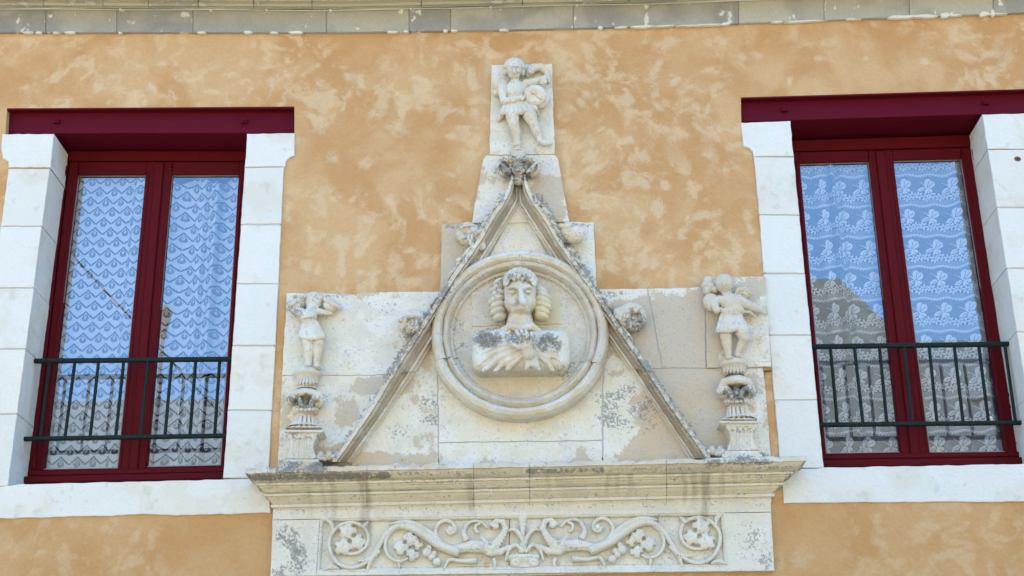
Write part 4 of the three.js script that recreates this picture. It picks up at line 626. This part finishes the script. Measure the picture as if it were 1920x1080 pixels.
// ------------------------------------------------------------------ pedestals
function pedestal(ax, Y, label) { // ax: axis at the top and at the foot, Y: heights of dome, neck, volutes, ring, bell, plinth, body, base
  const t = thing('stone_pedestal', label, 'pedestal', at(ax[1], Y[11], 0.04), 'carved pedestals on the cornice ends'), X = (y) => mix(ax[0], ax[1], (y - Y[0]) / (Y[11] - Y[0])), z0 = 0.035;
  const lathe = (pr, fl = 1) => { const ym = pr[0][0], o = at(X(ym), ym, z0), g = new THREE.LatheGeometry(pr.map(([y, r]) => new THREE.Vector2(Math.max(0.0005, r * U), at(X(y), y, z0).y - o.y)), 28); g.scale(1, 1, fl); g.translate(o.x, o.y, z0); return S(g); };
  const [d0, d1, nk, v0, v1, v2, rl, bl, p0, p1, b1, e1] = Y, L = (a, b, s) => mix(a, b, s);
  add('dome', lathe([[nk, 17], [L(d1, nk, 0.6), 18], [L(d1, nk, 0.25), 21], [d1 + 3, 22.5], [d1 + 1, 24.5], [d1 - 3, 24.5], [L(d0, d1, 0.55), 22], [L(d0, d1, 0.25), 15], [d0, 7], [d0 - 1, 0]]), M.carved, t);
  for (let i = 0; i < 9; i++) { const a = (i - 4) * 0.33, y = L(d1, nk, 0.5), x = X(y) + Math.sin(a) * 18; add('carved_leaf', S(carve([ell([x, y - 2, z0 + Math.cos(a) * 18 * U], [3, 7, 3.4], Math.sin(a) * 0.4, 0.002), ell([x + 1, y + 3, z0 + Math.cos(a) * 19.5 * U], [1.2, 3, 2], 0, 0.002, true)], 0.003)), M.carved, t); }
  const c = X(v1), zf = z0 + 0.055;
  add('volute_capital', S(carve([
    ell([c, v0 + 7, 0.045], [24, 11, 24], 0, 0.004), ...chain([[c - 32, v1 - 1, 0.07], [c - 22, v0 + 6, 0.085], [c, v0 + 2, 0.10], [c + 22, v0 + 6, 0.085], [c + 32, v1 - 1, 0.07]], [5, 6.5, 7, 6.5, 5], 0.004),
    ell([c - 21, v1 + 1, 0.06], [12.5, 12, 17], 0, 0.004), ell([c + 21, v1 + 1, 0.06], [12.5, 12, 17], 0, 0.004), ell([c - 20, v1, 0.115], [5, 5, 14], 0, 0.003, true), ell([c + 20, v1, 0.115], [5, 5, 14], 0, 0.003, true),
    ell([c, L(v0, v1, 0.78), 0.105], [10, 7.5, 13], 0, 0.003, true), ell([c, v1 + 5, 0.04], [10, 16, 16], 0, 0.004), cap([c - 12, v1 - 3, 0.1], [c - 9, v1 + 9, 0.1], 3.4, 4, 0.004), cap([c + 12, v1 - 3, 0.1], [c + 9, v1 + 9, 0.1], 3.4, 4, 0.004),
  ], 0.0028)), M.carved, t);
  add('ring', lathe([[rl + 1, 17], [rl, 21], [L(v2, rl, 0.75), 22.5], [L(v2, rl, 0.5), 22], [L(v2, rl, 0.4), 24], [L(v2, rl, 0.12), 23.5], [v2, 18], [v2 - 2, 8]]), M.carved, t);
  for (let i = 0; i < 9; i++) { const a = (i - 4) * 0.34, y = L(v2, rl, 0.22); add('scallop', S(carve([ell([X(y) + Math.sin(a) * 22, y + 1, z0 + Math.cos(a) * 22 * U], [3.8, 3.4, 3.6], 0, 0.002)], 0.003)), M.carved, t); }
  add('bell', lathe([[bl + 3, 31], [bl, 30], [bl - 1.5, 25], [L(rl, bl, 0.8), 21], [L(rl, bl, 0.5), 19], [rl, 17.5], [rl - 1, 10]]), M.carved, t);
  for (let i = 0; i < 7; i++) { const a = (i - 3) * 0.42; add('carved_leaf', S(carve([cap([X(rl) + Math.sin(a) * 17.5, rl + 3, z0 + Math.cos(a) * 17.5 * U], [X(bl) + Math.sin(a) * 21, bl - 5, z0 + Math.cos(a) * 21 * U], 2.2, 3.6, 0.003), ell([X(bl) + Math.sin(a) * 27, bl, z0 + Math.cos(a) * 27 * U], [6, 2, 4], 0, 0.002)], 0.003)), M.carved, t); }
  const k = X(p0), hw = 36;
  const plate = (ya, yb, wa, wb, za, zb) => { const A = at(X(ya) - wa, ya, za), B = at(X(ya) + wa, ya, za), C = at(X(yb) + wb, yb, zb), D = at(X(yb) - wb, yb, zb), pos = [A.x, A.y, 0, B.x, B.y, 0, C.x, C.y, 0, D.x, D.y, 0, A.x, A.y, za, B.x, B.y, za, C.x, C.y, zb, D.x, D.y, zb]; const g = tris(pos, [4, 7, 6, 4, 6, 5, 0, 4, 5, 0, 5, 1, 1, 5, 6, 1, 6, 2, 3, 2, 6, 3, 6, 7, 0, 3, 7, 0, 7, 4]).toNonIndexed(); g.computeVertexNormals(); return S(g); };
  add('plinth_cap', plate(p0, L(p0, p1, 0.3), hw, hw, 0.15, 0.15), M.carved, t); add('plinth_cap', plate(L(p0, p1, 0.3) + 0.2, p1, hw - 1, hw - 9, 0.147, 0.118), M.carved, t);
  const by = L(p1, b1, 0.5), bh = (b1 - p1) / 2;
  add('fluted_body', S(carve([rbox([X(by), by, 0.06], [26.5, bh * 1.12, 22], 2, 0.002), ell([X(by) - 41, by + 1, 0.08], [18.5, bh * 1.0, 60], 0, 0.004, true), ell([X(by) + 41, by + 1, 0.08], [18.5, bh * 1.0, 60], 0, 0.004, true), ...[-15, -5, 5, 15].map((d) => cap([X(by) + d, by - bh + 7, 0.121], [X(by) + d, by + bh - 6, 0.121], 3.7, 3.7, 0.003, true))], 0.0028)), M.carved, t);
  add('base_step', plate(b1 - 1, L(b1, e1, 0.45), 30, 33, 0.135, 0.14), M.carved, t); add('base_step', plate(L(b1, e1, 0.45) + 0.2, e1 + 9, 37, 38, 0.15, 0.152), M.carved, t);
}
pedestal([578, 566], [684, 704, 731, 734, 751, 764, 778, 801, 806, 818, 862, 872], 'stone pedestal with scroll capital beside the fan lace window, headless figure on top');
pedestal([1374, 1392], [670, 686, 705, 710, 735, 749, 761, 786, 789, 801, 846, 858], 'stone pedestal with scroll capital beside the butterfly lace window, striding winged figure on top');

// ------------------------------------------------------------------ carved figures
const pleats = (w, h, n, za, zb, r0, r1) => Array.from({ length: n }, (_, i) => { const s = i / (n - 1), e = Math.sin(s * Math.PI); return cap([mix(w[0][0], w[1][0], s), mix(w[0][1], w[1][1], s), za + 0.012 * e], [mix(h[0][0], h[1][0], s), mix(h[0][1], h[1][1], s) + e * 3, zb + 0.02 * e], r0, r1, 0.0025); });
{ // the boy with a drum on the topmost stone
  const t = thing('cherub_statue', 'carved stone child in a pleated tunic beating a drum, on the topmost slab', 'statue', at(975, 275, 0.04));
  add('body', S(carve([
    ell([964, 128, 0.085], [16.5, 19, 17], 0, 0.004), ell([964, 139, 0.10], [11.5, 9, 10], 0, 0.008), cap([965, 145, 0.08], [966, 158, 0.07], 7, 9, 0.008),
    ell([967, 170, 0.07], [23, 21, 14], 0, 0.01), ell([966, 188, 0.068], [19, 13, 13], 0, 0.01),
    ...chain([[940, 160, 0.085], [942, 176, 0.095], [945, 190, 0.10]], [8.5, 7.5, 6.5], 0.006), ...chain([[945, 190, 0.10], [962, 187, 0.115], [977, 183, 0.115]], [6.5, 5.5, 4.6], 0.006), ...[0, 1, 2, 3].map((k) => cap([977, 180.5 + k * 2, 0.118], [984 - Math.abs(k - 1), 180 + k * 2.2, 0.12], 1.6, 1.3, 0.0015)), cap([974, 180, 0.122], [979, 176, 0.126], 1.6, 1.3, 0.0015),
    ...chain([[988, 158, 0.075], [1002, 155, 0.085], [1015, 150, 0.09]], [9.5, 8, 7], 0.008), ...chain([[1015, 150, 0.09], [1022, 145, 0.1], [1020, 153, 0.108]], [6, 5, 4.5], 0.004), ...[0, 1, 2, 3].map((k) => cap([1014 + k * 3.4, 152, 0.112], [1013 + k * 3.4, 158 - Math.abs(k - 1.5), 0.108], 1.8, 1.4, 0.0015)),
    ...chain([[962, 203, 0.075], [961, 218, 0.088], [963, 232, 0.085]], [12, 12.5, 10], 0.008), ...chain([[963, 232, 0.085], [967, 248, 0.07], [970, 268, 0.062]], [9.5, 9, 6.5], 0.008), ell([970, 274, 0.07], [9, 6, 12], 0, 0.006),
    ...chain([[985, 204, 0.075], [994, 218, 0.09], [1000, 230, 0.085]], [13, 12.5, 9.5], 0.008), ...chain([[1000, 230, 0.085], [1006, 246, 0.07], [1012, 262, 0.06]], [9, 8.5, 5.5], 0.008), ...chain([[1012, 264, 0.06], [1022, 269, 0.066], [1032, 269, 0.066]], [5.5, 5.2, 4], 0.005),
    cap([964, 129, 0.138], [964, 135, 0.143], 1.8, 2.6, 0.003), cap([956, 123.5, 0.133], [961, 124, 0.136], 1.6, 1.6, 0.003), cap([967, 124, 0.136], [972, 123.5, 0.133], 1.6, 1.6, 0.003),
    ell([958.8, 127.5, 0.138], [3, 2.6, 7], 0, 0.0012, true), ell([969.2, 127.5, 0.138], [3, 2.6, 7], 0, 0.0012, true), cap([959, 138.8, 0.137], [969.5, 138.8, 0.137], 1.7, 1.7, 0.0012, true), cap([959, 137, 0.134], [969, 137, 0.134], 1.3, 1.3, 0.002), ell([949.5, 131, 0.075], [3.4, 5.5, 5], 0, 0.003), ell([979, 131, 0.075], [3.4, 5.5, 5], 0, 0.003), ell([957, 134, 0.12], [4, 4, 5], 0, 0.005), ell([972, 134, 0.12], [4, 4, 5], 0, 0.005),
  ], 0.0026)), M.carved, t);
  add('hair', S(carve([ell([964, 123, 0.08], [18.5, 15, 17], 0, 0.004), ell([964, 134, 0.14], [14.5, 17, 16], 0, 0.004, true), ...Array.from({ length: 9 }, (_, i) => { const a = Math.PI * (0.02 + i * 0.12); return ell([964 - Math.cos(a) * 16.5, 126 - Math.sin(a) * 14, 0.10], [4, 4.4, 5], 0, 0.002); }), ell([948, 136, 0.075], [5, 7, 7], 0, 0.003), ell([980, 136, 0.075], [5, 7, 7], 0, 0.003)], 0.0028)), M.carved, t);
  add('sleeve', S(carve([ell([937, 159, 0.075], [14.5, 14, 13], 0.3, 0.004), ...[0, 1, 2, 3, 4].map((i) => cap([930 + i * 4, 148 + Math.abs(i - 2), 0.105], [927 + i * 5.2, 166, 0.112], 1.1, 1.4, 0.003, true)), ell([932, 173, 0.06], [9, 8, 8], 0, 0.004)], 0.0028)), M.carved, t);
  add('tunic', S(carve([ell([967, 172, 0.073], [24, 20, 14.5], 0, 0.008), ell([967, 150, 0.10], [14, 8, 20], 0, 0.005, true), ...pleats([[950, 190], [986, 188]], [[943, 211], [1003, 204]], 8, 0.082, 0.095, 4.6, 5.8), ell([967, 193, 0.08], [20, 7, 13], 0, 0.004)], 0.0026)), M.carved, t);
  add('drum', S(carve([ell([1013, 186, 0.075], [17, 19, 9], 0, 0.003), ell([1003, 179, 0.115], [21.5, 20, 8], -0.3, 0.003, false, 0.45), ell([1002, 178, 0.142], [17, 16, 6], -0.3, 0.003, true, 0.45), cap([990, 170, 0.13], [1016, 188, 0.12], 1.3, 1.3, 0.002, true), cap([990, 186, 0.13], [1014, 170, 0.13], 1.1, 1.1, 0.002, true)], 0.0028)), M.carved, t);
  add('wing', S(carve([...chain([[990, 138, 0.055], [1000, 128, 0.06], [1014, 126, 0.06], [1025, 136, 0.055], [1028, 152, 0.05]], [7, 8.5, 7, 6, 5], 0.006), ell([995, 132, 0.075], [8, 9, 8], 0, 0.004), ell([996, 131, 0.103], [3.5, 4.5, 5], 0, 0.003, true), cap([1004, 131, 0.08], [1016, 133, 0.08], 2, 1.6, 0.003, true)], 0.003)), M.carved, t);
  add('drapery', S(carve([cap([946, 212, 0.055], [934, 226, 0.045], 6, 3.5, 0.006), cap([1004, 206, 0.06], [1009, 216, 0.05], 5, 3, 0.006)], 0.003)), M.carved, t);
}
{ // broken figure over the left-hand pedestal
  const t = thing('cherub_statue', 'carved stone winged figure with its head broken away, straight legs under a pleated tunic', 'statue', at(580, 692, 0.04));
  add('body', S(carve([
    ell([578, 593, 0.075], [15.5, 13.5, 13], 0, 0.008), ell([580, 606, 0.07], [12, 9, 11], 0, 0.008), ell([586, 578, 0.07], [11, 12, 10], 0, 0.006), cap([566, 592, 0.115], [590, 588, 0.115], 1.8, 1.6, 0.003, true), cap([568, 596, 0.11], [588, 592, 0.11], 2, 2, 0.004),
    ...chain([[566, 586, 0.075], [556, 583, 0.07], [548, 578, 0.06]], [8, 7, 5], 0.006), ...chain([[597, 584, 0.07], [608, 586, 0.06], [621, 587, 0.05]], [6.5, 5, 3.5], 0.006),
    ...chain([[576, 626, 0.075], [578, 640, 0.078], [579, 656, 0.075], [579, 683, 0.065]], [11, 10.5, 8.5, 5.5], 0.006), ...chain([[597, 628, 0.07], [597, 644, 0.075], [596, 658, 0.07], [593, 685, 0.06]], [10, 9.5, 8, 5], 0.006), ell([577, 686, 0.075], [7, 4, 10], 0, 0.004), ell([594, 688, 0.07], [7, 4, 10], 0, 0.004),
  ], 0.0026)), M.carved, t);
  add('broken_head', S(carve([ell([588, 564, 0.062], [15.5, 17.5, 10], -0.15, 0.003), rbox([588, 564, 0.115], [30, 30, 8], 1, 0.003, 0, true), ell([603, 560, 0.06], [5, 7, 8], 0, 0.004)], 0.0028)), M.carved, t, 'pale flat break where the head is lost');
  add('tunic', S(carve([...pleats([[571, 604], [592, 604]], [[563, 631], [606, 632]], 9, 0.075, 0.088, 3.4, 4.4), ell([582, 606, 0.072], [13, 8, 11], 0, 0.004)], 0.0026)), M.carved, t);
  const wing = (x, y, s, k) => carve([ell([x, y, 0.055], [15 * k, 12, 12], s * 0.5, 0.004), ...[0, 1, 2, 3, 4].map((i) => cap([x - s * 11 * k, y - 8 + i * 4, 0.092 - i * 0.003], [x + s * (12 - i * 2) * k, y - 9 + i * 5, 0.085], 1.5, 1.2, 0.002, true)), cap([x - s * 13, y + 2, 0.08], [x + s * 11, y - 12, 0.085], 3.4, 3.8, 0.003), cap([x - s * 15, y + 6, 0.06], [x - s * 20, y + 3, 0.055], 4, 2.5, 0.004)], 0.0026);
  add('wing', S(wing(558, 571, 1, 1)), M.carved, t); add('wing', S(wing(620, 573, -1, 0.95)), M.carved, t);
}
{ // striding figure over the right-hand pedestal
  const t = thing('cherub_statue', 'carved stone winged figure with a worn faceless head, one leg bent, right arm stretched', 'statue', at(1372, 678, 0.04));
  add('body', S(carve([
    ell([1358, 531, 0.085], [16, 18, 16], 0, 0.004), cap([1360, 546, 0.075], [1364, 556, 0.07], 8, 9, 0.008), cap([1351, 527, 0.128], [1355, 528, 0.13], 1.4, 1.4, 0.004, true), cap([1361, 528, 0.13], [1365, 527, 0.128], 1.4, 1.4, 0.004, true), cap([1358, 529, 0.132], [1358, 535, 0.136], 1.6, 2.2, 0.004), cap([1353, 540, 0.124], [1363, 540, 0.124], 1.2, 1.2, 0.003, true),
    ell([1370, 569, 0.072], [19, 19, 14], -0.2, 0.01), ell([1378, 583, 0.07], [17, 11, 13], 0, 0.01), ...chain([[1384, 562, 0.075], [1402, 572, 0.075], [1420, 580, 0.065], [1430, 584, 0.058]], [10, 8, 6, 4.5], 0.006), ...[0, 1, 2].map((k) => cap([1430, 582 + k * 2.4, 0.062], [1437, 584 + k * 3, 0.058], 1.7, 1.2, 0.0015)),
    ...chain([[1350, 562, 0.08], [1338, 568, 0.09], [1344, 582, 0.1]], [8, 7, 6], 0.006),
    ...chain([[1360, 614, 0.075], [1361, 630, 0.08], [1363, 645, 0.076], [1366, 668, 0.066]], [10.5, 10, 8.5, 5.5], 0.006), ...chain([[1386, 608, 0.075], [1392, 622, 0.088], [1396, 634, 0.088]], [13, 13, 10], 0.006), ...chain([[1396, 634, 0.088], [1389, 648, 0.075], [1382, 662, 0.066]], [9, 7, 4.8], 0.006), ell([1384, 667, 0.075], [5.5, 5, 9], 0.3, 0.004), ell([1367, 672, 0.075], [7, 4.5, 10], 0, 0.004),
  ], 0.0026)), M.carved, t);
  add('tunic', S(carve([ell([1370, 588, 0.074], [17, 11, 14], -0.35, 0.005), ...pleats([[1355, 586], [1388, 592]], [[1347, 620], [1392, 612]], 8, 0.08, 0.096, 4, 5.2), cap([1350, 580, 0.09], [1392, 606, 0.095], 4.5, 5, 0.004), cap([1380, 600, 0.095], [1394, 612, 0.1], 5, 6, 0.005)], 0.0026)), M.carved, t);
  add('shield', S(carve([ell([1334, 567, 0.07], [15, 17, 12], 0.3, 0.003), cap([1340, 552, 0.112], [1330, 580, 0.112], 1, 1, 0.002, true), rbox([1334, 567, 0.125], [30, 30, 5], 1, 0.004, 0, true)], 0.0026)), M.carved, t);
  add('wing', S(carve([...[[1328, 527, 9], [1322, 536, 7], [1332, 538, 9], [1326, 546, 8], [1340, 544, 7]].map(([x, y, r]) => ell([x, y, 0.055], [r, r, 9], 0, 0.004)), ell([1331, 530, 0.085], [2.2, 2.4, 4], 0, 0.002, true), ell([1322, 540, 0.082], [2, 2, 4], 0, 0.002, true)], 0.0028)), M.carved, t);
  add('wing', S(carve([ell([1391, 551, 0.055], [14, 11, 10], -0.3, 0.004), ...chain([[1378, 553, 0.075], [1384, 543, 0.08], [1396, 541, 0.078], [1407, 550, 0.07]], [2.6, 3.4, 3.4, 2.4], 0.003), ...chain([[1384, 556, 0.08], [1390, 549, 0.083], [1400, 552, 0.078]], [1.6, 2.2, 1.6], 0.002), ell([1390, 557, 0.086], [7, 4, 4], 0, 0.003, true)], 0.0026)), M.carved, t);
  add('bow', S(carve(chain([[1382, 590, 0.06], [1392, 584, 0.07], [1406, 585, 0.065], [1416, 594, 0.05]], [2.6, 3.2, 3, 2], 0.003), 0.0028)), M.carved, t);
}
{ // bust in the medallion
  const t = thing('stone_bust', 'carved stone bust with ringlets, hand on draped chest, inside the round medallion', 'bust', at(977, 699, 0.08));
  const folds = [[[898, 684], [925, 660], [968, 645], 2.2], [[908, 694], [940, 668], [974, 652], 2.6], [[928, 697], [950, 676], [978, 658], 2.2], [[950, 697], [962, 680], [982, 662], 2.4], [[900, 664], [930, 648], [960, 640], 2], [[985, 698], [990, 684], [990, 668], 1.8], [[1012, 697], [1004, 682], [998, 664], 2.4], [[1036, 694], [1024, 674], [1004, 656], 2.4], [[1054, 682], [1036, 664], [1008, 650], 2], [[1058, 662], [1040, 652], [1014, 644], 1.8]];
  add('body', S(carve([
    ell([975, 551, 0.10], [30, 40, 33], 0, 0.006), ell([976, 570, 0.11], [30, 19, 28], 0, 0.010), ell([976, 583, 0.13], [17, 8, 17], 0, 0.01), cap([975, 588, 0.075], [975, 616, 0.08], 21, 26, 0.008),
    ...chain([[953, 540, 0.183], [961, 537, 0.196], [971, 540, 0.2]], [2.6, 3.2, 3], 0.006), ...chain([[982, 540, 0.2], [991, 537, 0.196], [998, 540, 0.183]], [3, 3.2, 2.6], 0.006),
    ell([961, 548.5, 0.208], [9, 6, 10], 0, 0.005, true), ell([991, 548, 0.208], [9, 6, 10], 0, 0.005, true), ell([961.5, 548.5, 0.182], [6, 4, 5.5], 0, 0.002), ell([990.5, 548, 0.182], [6, 4, 5.5], 0, 0.002), cap([955, 551.5, 0.2], [967, 552, 0.202], 1, 1, 0.002, true), cap([985, 551.5, 0.202], [997, 551, 0.2], 1, 1, 0.002, true),
    ...chain([[976, 543, 0.2], [978, 556, 0.222], [981, 566, 0.236]], [4, 5, 6.4], 0.005), ell([974, 569, 0.214], [5, 4, 5], 0, 0.004, true), ell([989, 570, 0.21], [5, 4.4, 6], 0, 0.004, true), ell([962, 566, 0.198], [7, 7, 4], 0, 0.008, false), ell([977, 577, 0.208], [12, 3.4, 5], 0.05, 0.005), cap([966, 577, 0.216], [988, 576, 0.216], 1.3, 1.3, 0.002, true), ell([970, 574, 0.214], [4, 3, 4], 0.5, 0.003, true),
    rbox([977, 665, 0.06], [85, 37, 33], 17, 0.012), ell([930, 640, 0.10], [36, 20, 24], 0.2, 0.015), ell([1026, 642, 0.10], [34, 19, 24], -0.2, 0.015), ell([977, 650, 0.13], [38, 24, 16], 0, 0.015),
    ell([977, 742, 0.1], [150, 42, 80], 0, 0.004, true),
  ], 0.0032)), M.carved, t);
  add('drapery', S(carve([
    ell([977, 664, 0.078], [87, 36, 33], 0, 0.01), ...folds.flatMap(([a, b, c, r]) => chain([[...a, 0.138], [...b, 0.156], [...c, 0.162]], [r * 1.6, r * 1.8, r * 1.4], 0.026)), ...folds.flatMap(([a, b, c, r]) => chain([[a[0] + 7, a[1] + 1, 0.156], [b[0] + 6, b[1] + 4, 0.173], [c[0] + 3, c[1] + 5, 0.176]], [r * 0.9, r * 1.2, r * 0.8], 0.008, true)),
    ...Array.from({ length: 9 }, (_, i) => cap([900 + i * 7, 632 - Math.sin(i * 0.6) * 9, 0.135], [912 + i * 7.5, 622 + (i % 3) * 6, 0.15], 4.4, 3.6, 0.0035)), ...Array.from({ length: 9 }, (_, i) => cap([1000 + i * 7, 626 + i * 1.2 + (i % 2) * 4, 0.148 - i * 0.003], [1010 + i * 5.4, 640 + (i % 3) * 4, 0.15 - i * 0.003], 4.2, 3.6, 0.0035)),
    ...chain([[925, 624, 0.15], [945, 632, 0.165], [968, 642, 0.17]], [4, 4, 3.4], 0.004), ...chain([[920, 634, 0.15], [945, 641, 0.165], [965, 645, 0.168]], [3.6, 3.6, 3], 0.004), ell([977, 742, 0.1], [150, 42, 80], 0, 0.004, true), cap([975, 605, 0.14], [975, 622, 0.17], 18, 15, 0.01, true),
  ], 0.0032)), M.carved, t);
  add('collar', S(carve([...chain([[940, 622, 0.12], [958, 612, 0.145], [977, 616, 0.158], [996, 612, 0.145], [1012, 622, 0.12]], [6, 7, 6, 7, 5], 0.006)], 0.003)), M.carved, t);
  add('hand', S(carve([ell([985, 648, 0.188], [13, 11, 9], 0, 0.005), cap([992, 664, 0.17], [986, 650, 0.185], 11, 10, 0.008), ...[[968, 620, 976, 641], [977, 619, 983, 643], [986, 620, 989, 644], [996, 624, 996, 642]].flatMap(([x0, y0, x1, y1]) => chain([[x1, y1, 0.205], [(x0 + x1) / 2 + 1, (y0 + y1) / 2 - 2, 0.218], [x0, y0, 0.2]], [3.8, 3.5, 3], 0.0016)), ...chain([[974, 652, 0.2], [962, 646, 0.198], [954, 640, 0.19]], [4.4, 3.6, 2.8], 0.003)], 0.0026)), M.carved, t);
  const curls = [];
  for (const d of [-1, 1]) { const n = d < 0 ? 7 : 6, y0 = d < 0 ? 531 : 546; for (let i = 0; i < n; i++) { const s = Math.sin((i + 0.7) / (n + 0.4) * Math.PI), x = 975 + d * (37 + s * 6 + (i % 2) * 1.5), y = y0 + i * (d < 0 ? 10.8 : 9.4); curls.push(ell([x, y, 0.09 + s * 0.02], [11 + s * 5.5, 7.4, 15], d * -0.38, 0.0016), cap([x - d * 8, y + 7, 0.13 + s * 0.02], [x + d * 12, y + 3.5, 0.12 + s * 0.015], 1.4, 1.4, 0.002, true)); } curls.push(ell([975 + d * 33, 566, 0.06], [14, 36, 14], 0, 0.003)); }
  const top = [];
  for (let i = 0; i < 9; i++) { const a = Math.PI * (0.06 + i * 0.11), x = 975 - Math.cos(a) * 29, y = 529 - Math.sin(a) * 21; top.push(...chain([[x, y, 0.11], [x + (975 - x) * 0.12, y - 1, 0.155], [x + (975 - x) * 0.06, y + 8, 0.182]], [5.6, 6.4, 4.6], 0.0012)); }
  add('hair', S(carve([...curls, ...top, ell([975, 524, 0.07], [30, 19, 26], 0, 0.004), ell([975, 560, 0.2], [27, 38, 26], 0, 0.003, true), ...[0, 1, 2, 3, 4, 5].map((i) => ell([957 + i * 7, 521 + (i % 2) * 3, 0.186], [4.2, 4.6, 4], 0, 0.002)), ell([944, 528, 0.14], [6, 7, 8], 0.4, 0.003, true)], 0.0028)), M.carved, t);
}

// ------------------------------------------------------------------ across the street: what the panes mirror
function mirrored(px, py, Z) { const d = at(px, py, 0).sub(camera.position), k = (camera.position.z + Z + 0.57) / -d.z; return new THREE.Vector3(camera.position.x + d.x * k, camera.position.y + d.y * k, Z); }
const limeWall = std({ color: rgb(0.62, 0.53, 0.35), roughness: 0.95, bumpMap: washBump, bumpScale: 0.004 }), slateRoof = std({ color: rgb(0.29, 0.37, 0.43), map: greyMap, roughness: 0.7 }), shutter = std({ color: rgb(0.18, 0.22, 0.24), roughness: 0.6 }), darkPane = std({ color: rgb(0.03, 0.035, 0.04), roughness: 0.1 });
function neighbour(x0, x1, zf, eave, ridge, along, label, depth = 8, flat = 0.01) {
  const t = thing('house', label, 'house', new THREE.Vector3((x0 + x1) / 2, 0, zf)), zb = zf + depth;
  add('wall', boxUV(box(x0, x1, 0, eave, zf, zb), 2), limeWall, t);
  let g;
  if (along) { const s = new THREE.Shape([[zf - 0.3, eave - 0.1], [(zf + zb) / 2, ridge], [zb + 0.3, eave - 0.1]].map(([z, y]) => new THREE.Vector2(-z, y))); g = new THREE.ExtrudeGeometry(s, { depth: x1 - x0 + 0.3, bevelEnabled: false }); g.rotateY(Math.PI / 2); g.translate(x0 - 0.15, 0, 0); }
  else { const s = new THREE.Shape([[x0 - 0.3, eave - 0.1], [x1 + 0.3, eave - 0.1], [(x0 + x1) / 2 + flat, ridge], [(x0 + x1) / 2 - flat, ridge]].map(([x, y]) => new THREE.Vector2(x, y))); g = new THREE.ExtrudeGeometry(s, { depth: zb - zf + 0.4, bevelEnabled: false }); g.translate(0, 0, zf - 0.2); }
  add('roof', boxUV(g, 2.5), slateRoof, t);
  const n = Math.max(1, Math.floor((x1 - x0) / 3));
  for (let r = 0; r < Math.floor(eave / 2.9); r++) for (let i = 0; i < n; i++) { const cx = mix(x0, x1, (i + 0.5) / n), y = 0.9 + r * 2.9; if (r === 0 && i === 0) { add('door', box(cx - 0.5, cx + 0.5, 0.01, 2.2, zf - 0.05, zf + 0.1), shutter, t); continue; } const w = add('window', box(cx - 0.5, cx + 0.5, y, y + 1.4, zf - 0.03, zf + 0.1), darkPane, t); add('shutter', box(cx - 0.98, cx - 0.52, y - 0.02, y + 1.42, zf - 0.06, zf - 0.01), shutter, w); add('shutter', box(cx + 0.52, cx + 0.98, y - 0.02, y + 1.42, zf - 0.06, zf - 0.01), shutter, w); }
}
{
  const a = mirrored(160, 752, 20), b0 = mirrored(1650, 640, 22), p = mirrored(1530, 523, 15), f = mirrored(1574, 527, 15).x - p.x, q = mirrored(1668, 610, 15), slope = (p.y - q.y) / (q.x - p.x - f), hw = 4.6;
  neighbour(-26, b0.x - 9, 16, a.y - 2.6, a.y, true, 'long low house with slate roof across the street, mirrored in the panes');
  neighbour(p.x - hw, p.x + hw, 15.2, p.y - slope * (hw + 0.3 - f) + 0.1, p.y, false, 'house with clipped slate gable to the street, mirrored in the panes', 2.4, f);
  neighbour(p.x - 1, 30, 18, b0.y - 2.6, b0.y, true, 'taller house with slate roof behind the clipped gable, mirrored in the panes');
  const l = mirrored(311, 572, 10), t = thing('street_lamp', 'slim iron street lamp across the street, mirrored in the panes', 'street lamp', new THREE.Vector3(l.x, 0, l.z)), iron = std({ color: rgb(0.16, 0.12, 0.08), roughness: 0.6 });
  const post = new THREE.LatheGeometry([[0.001, 0], [0.16, 0], [0.15, 0.3], [0.09, 0.5], [0.04, 1.2], [0.024, l.y - 0.5], [0.05, l.y - 0.46], [0.03, l.y - 0.4], [0.001, l.y - 0.39]].map(([r, y]) => new THREE.Vector2(r, y)), 12); post.translate(l.x, 0, l.z); add('post', post, iron, t);
  const lan = new THREE.LatheGeometry([[0.001, -0.4], [0.05, -0.38], [0.10, -0.12], [0.11, -0.11], [0.06, -0.04], [0.02, 0], [0.001, 0.04]].map(([r, y]) => new THREE.Vector2(r, l.y + y)), 6); lan.translate(l.x, 0, l.z); add('lantern', lan, iron, t);
  const c0 = mirrored(120, 462, 8), c1 = mirrored(260, 612, 9), far = c1.clone().add(c1.clone().sub(c0).multiplyScalar(1.2)), near = c0.clone().add(c0.clone().sub(c1).multiplyScalar(1.2));
  single('overhead_cable', taper([near, c0, c1, far], [0.013, 0.013], 1, 6, 10), std({ color: rgb(0.07, 0.06, 0.05), roughness: 0.7 }), 'overhead cable slanting across the street, mirrored in the panes', 'cable');
}

renderer.render(scene, camera);
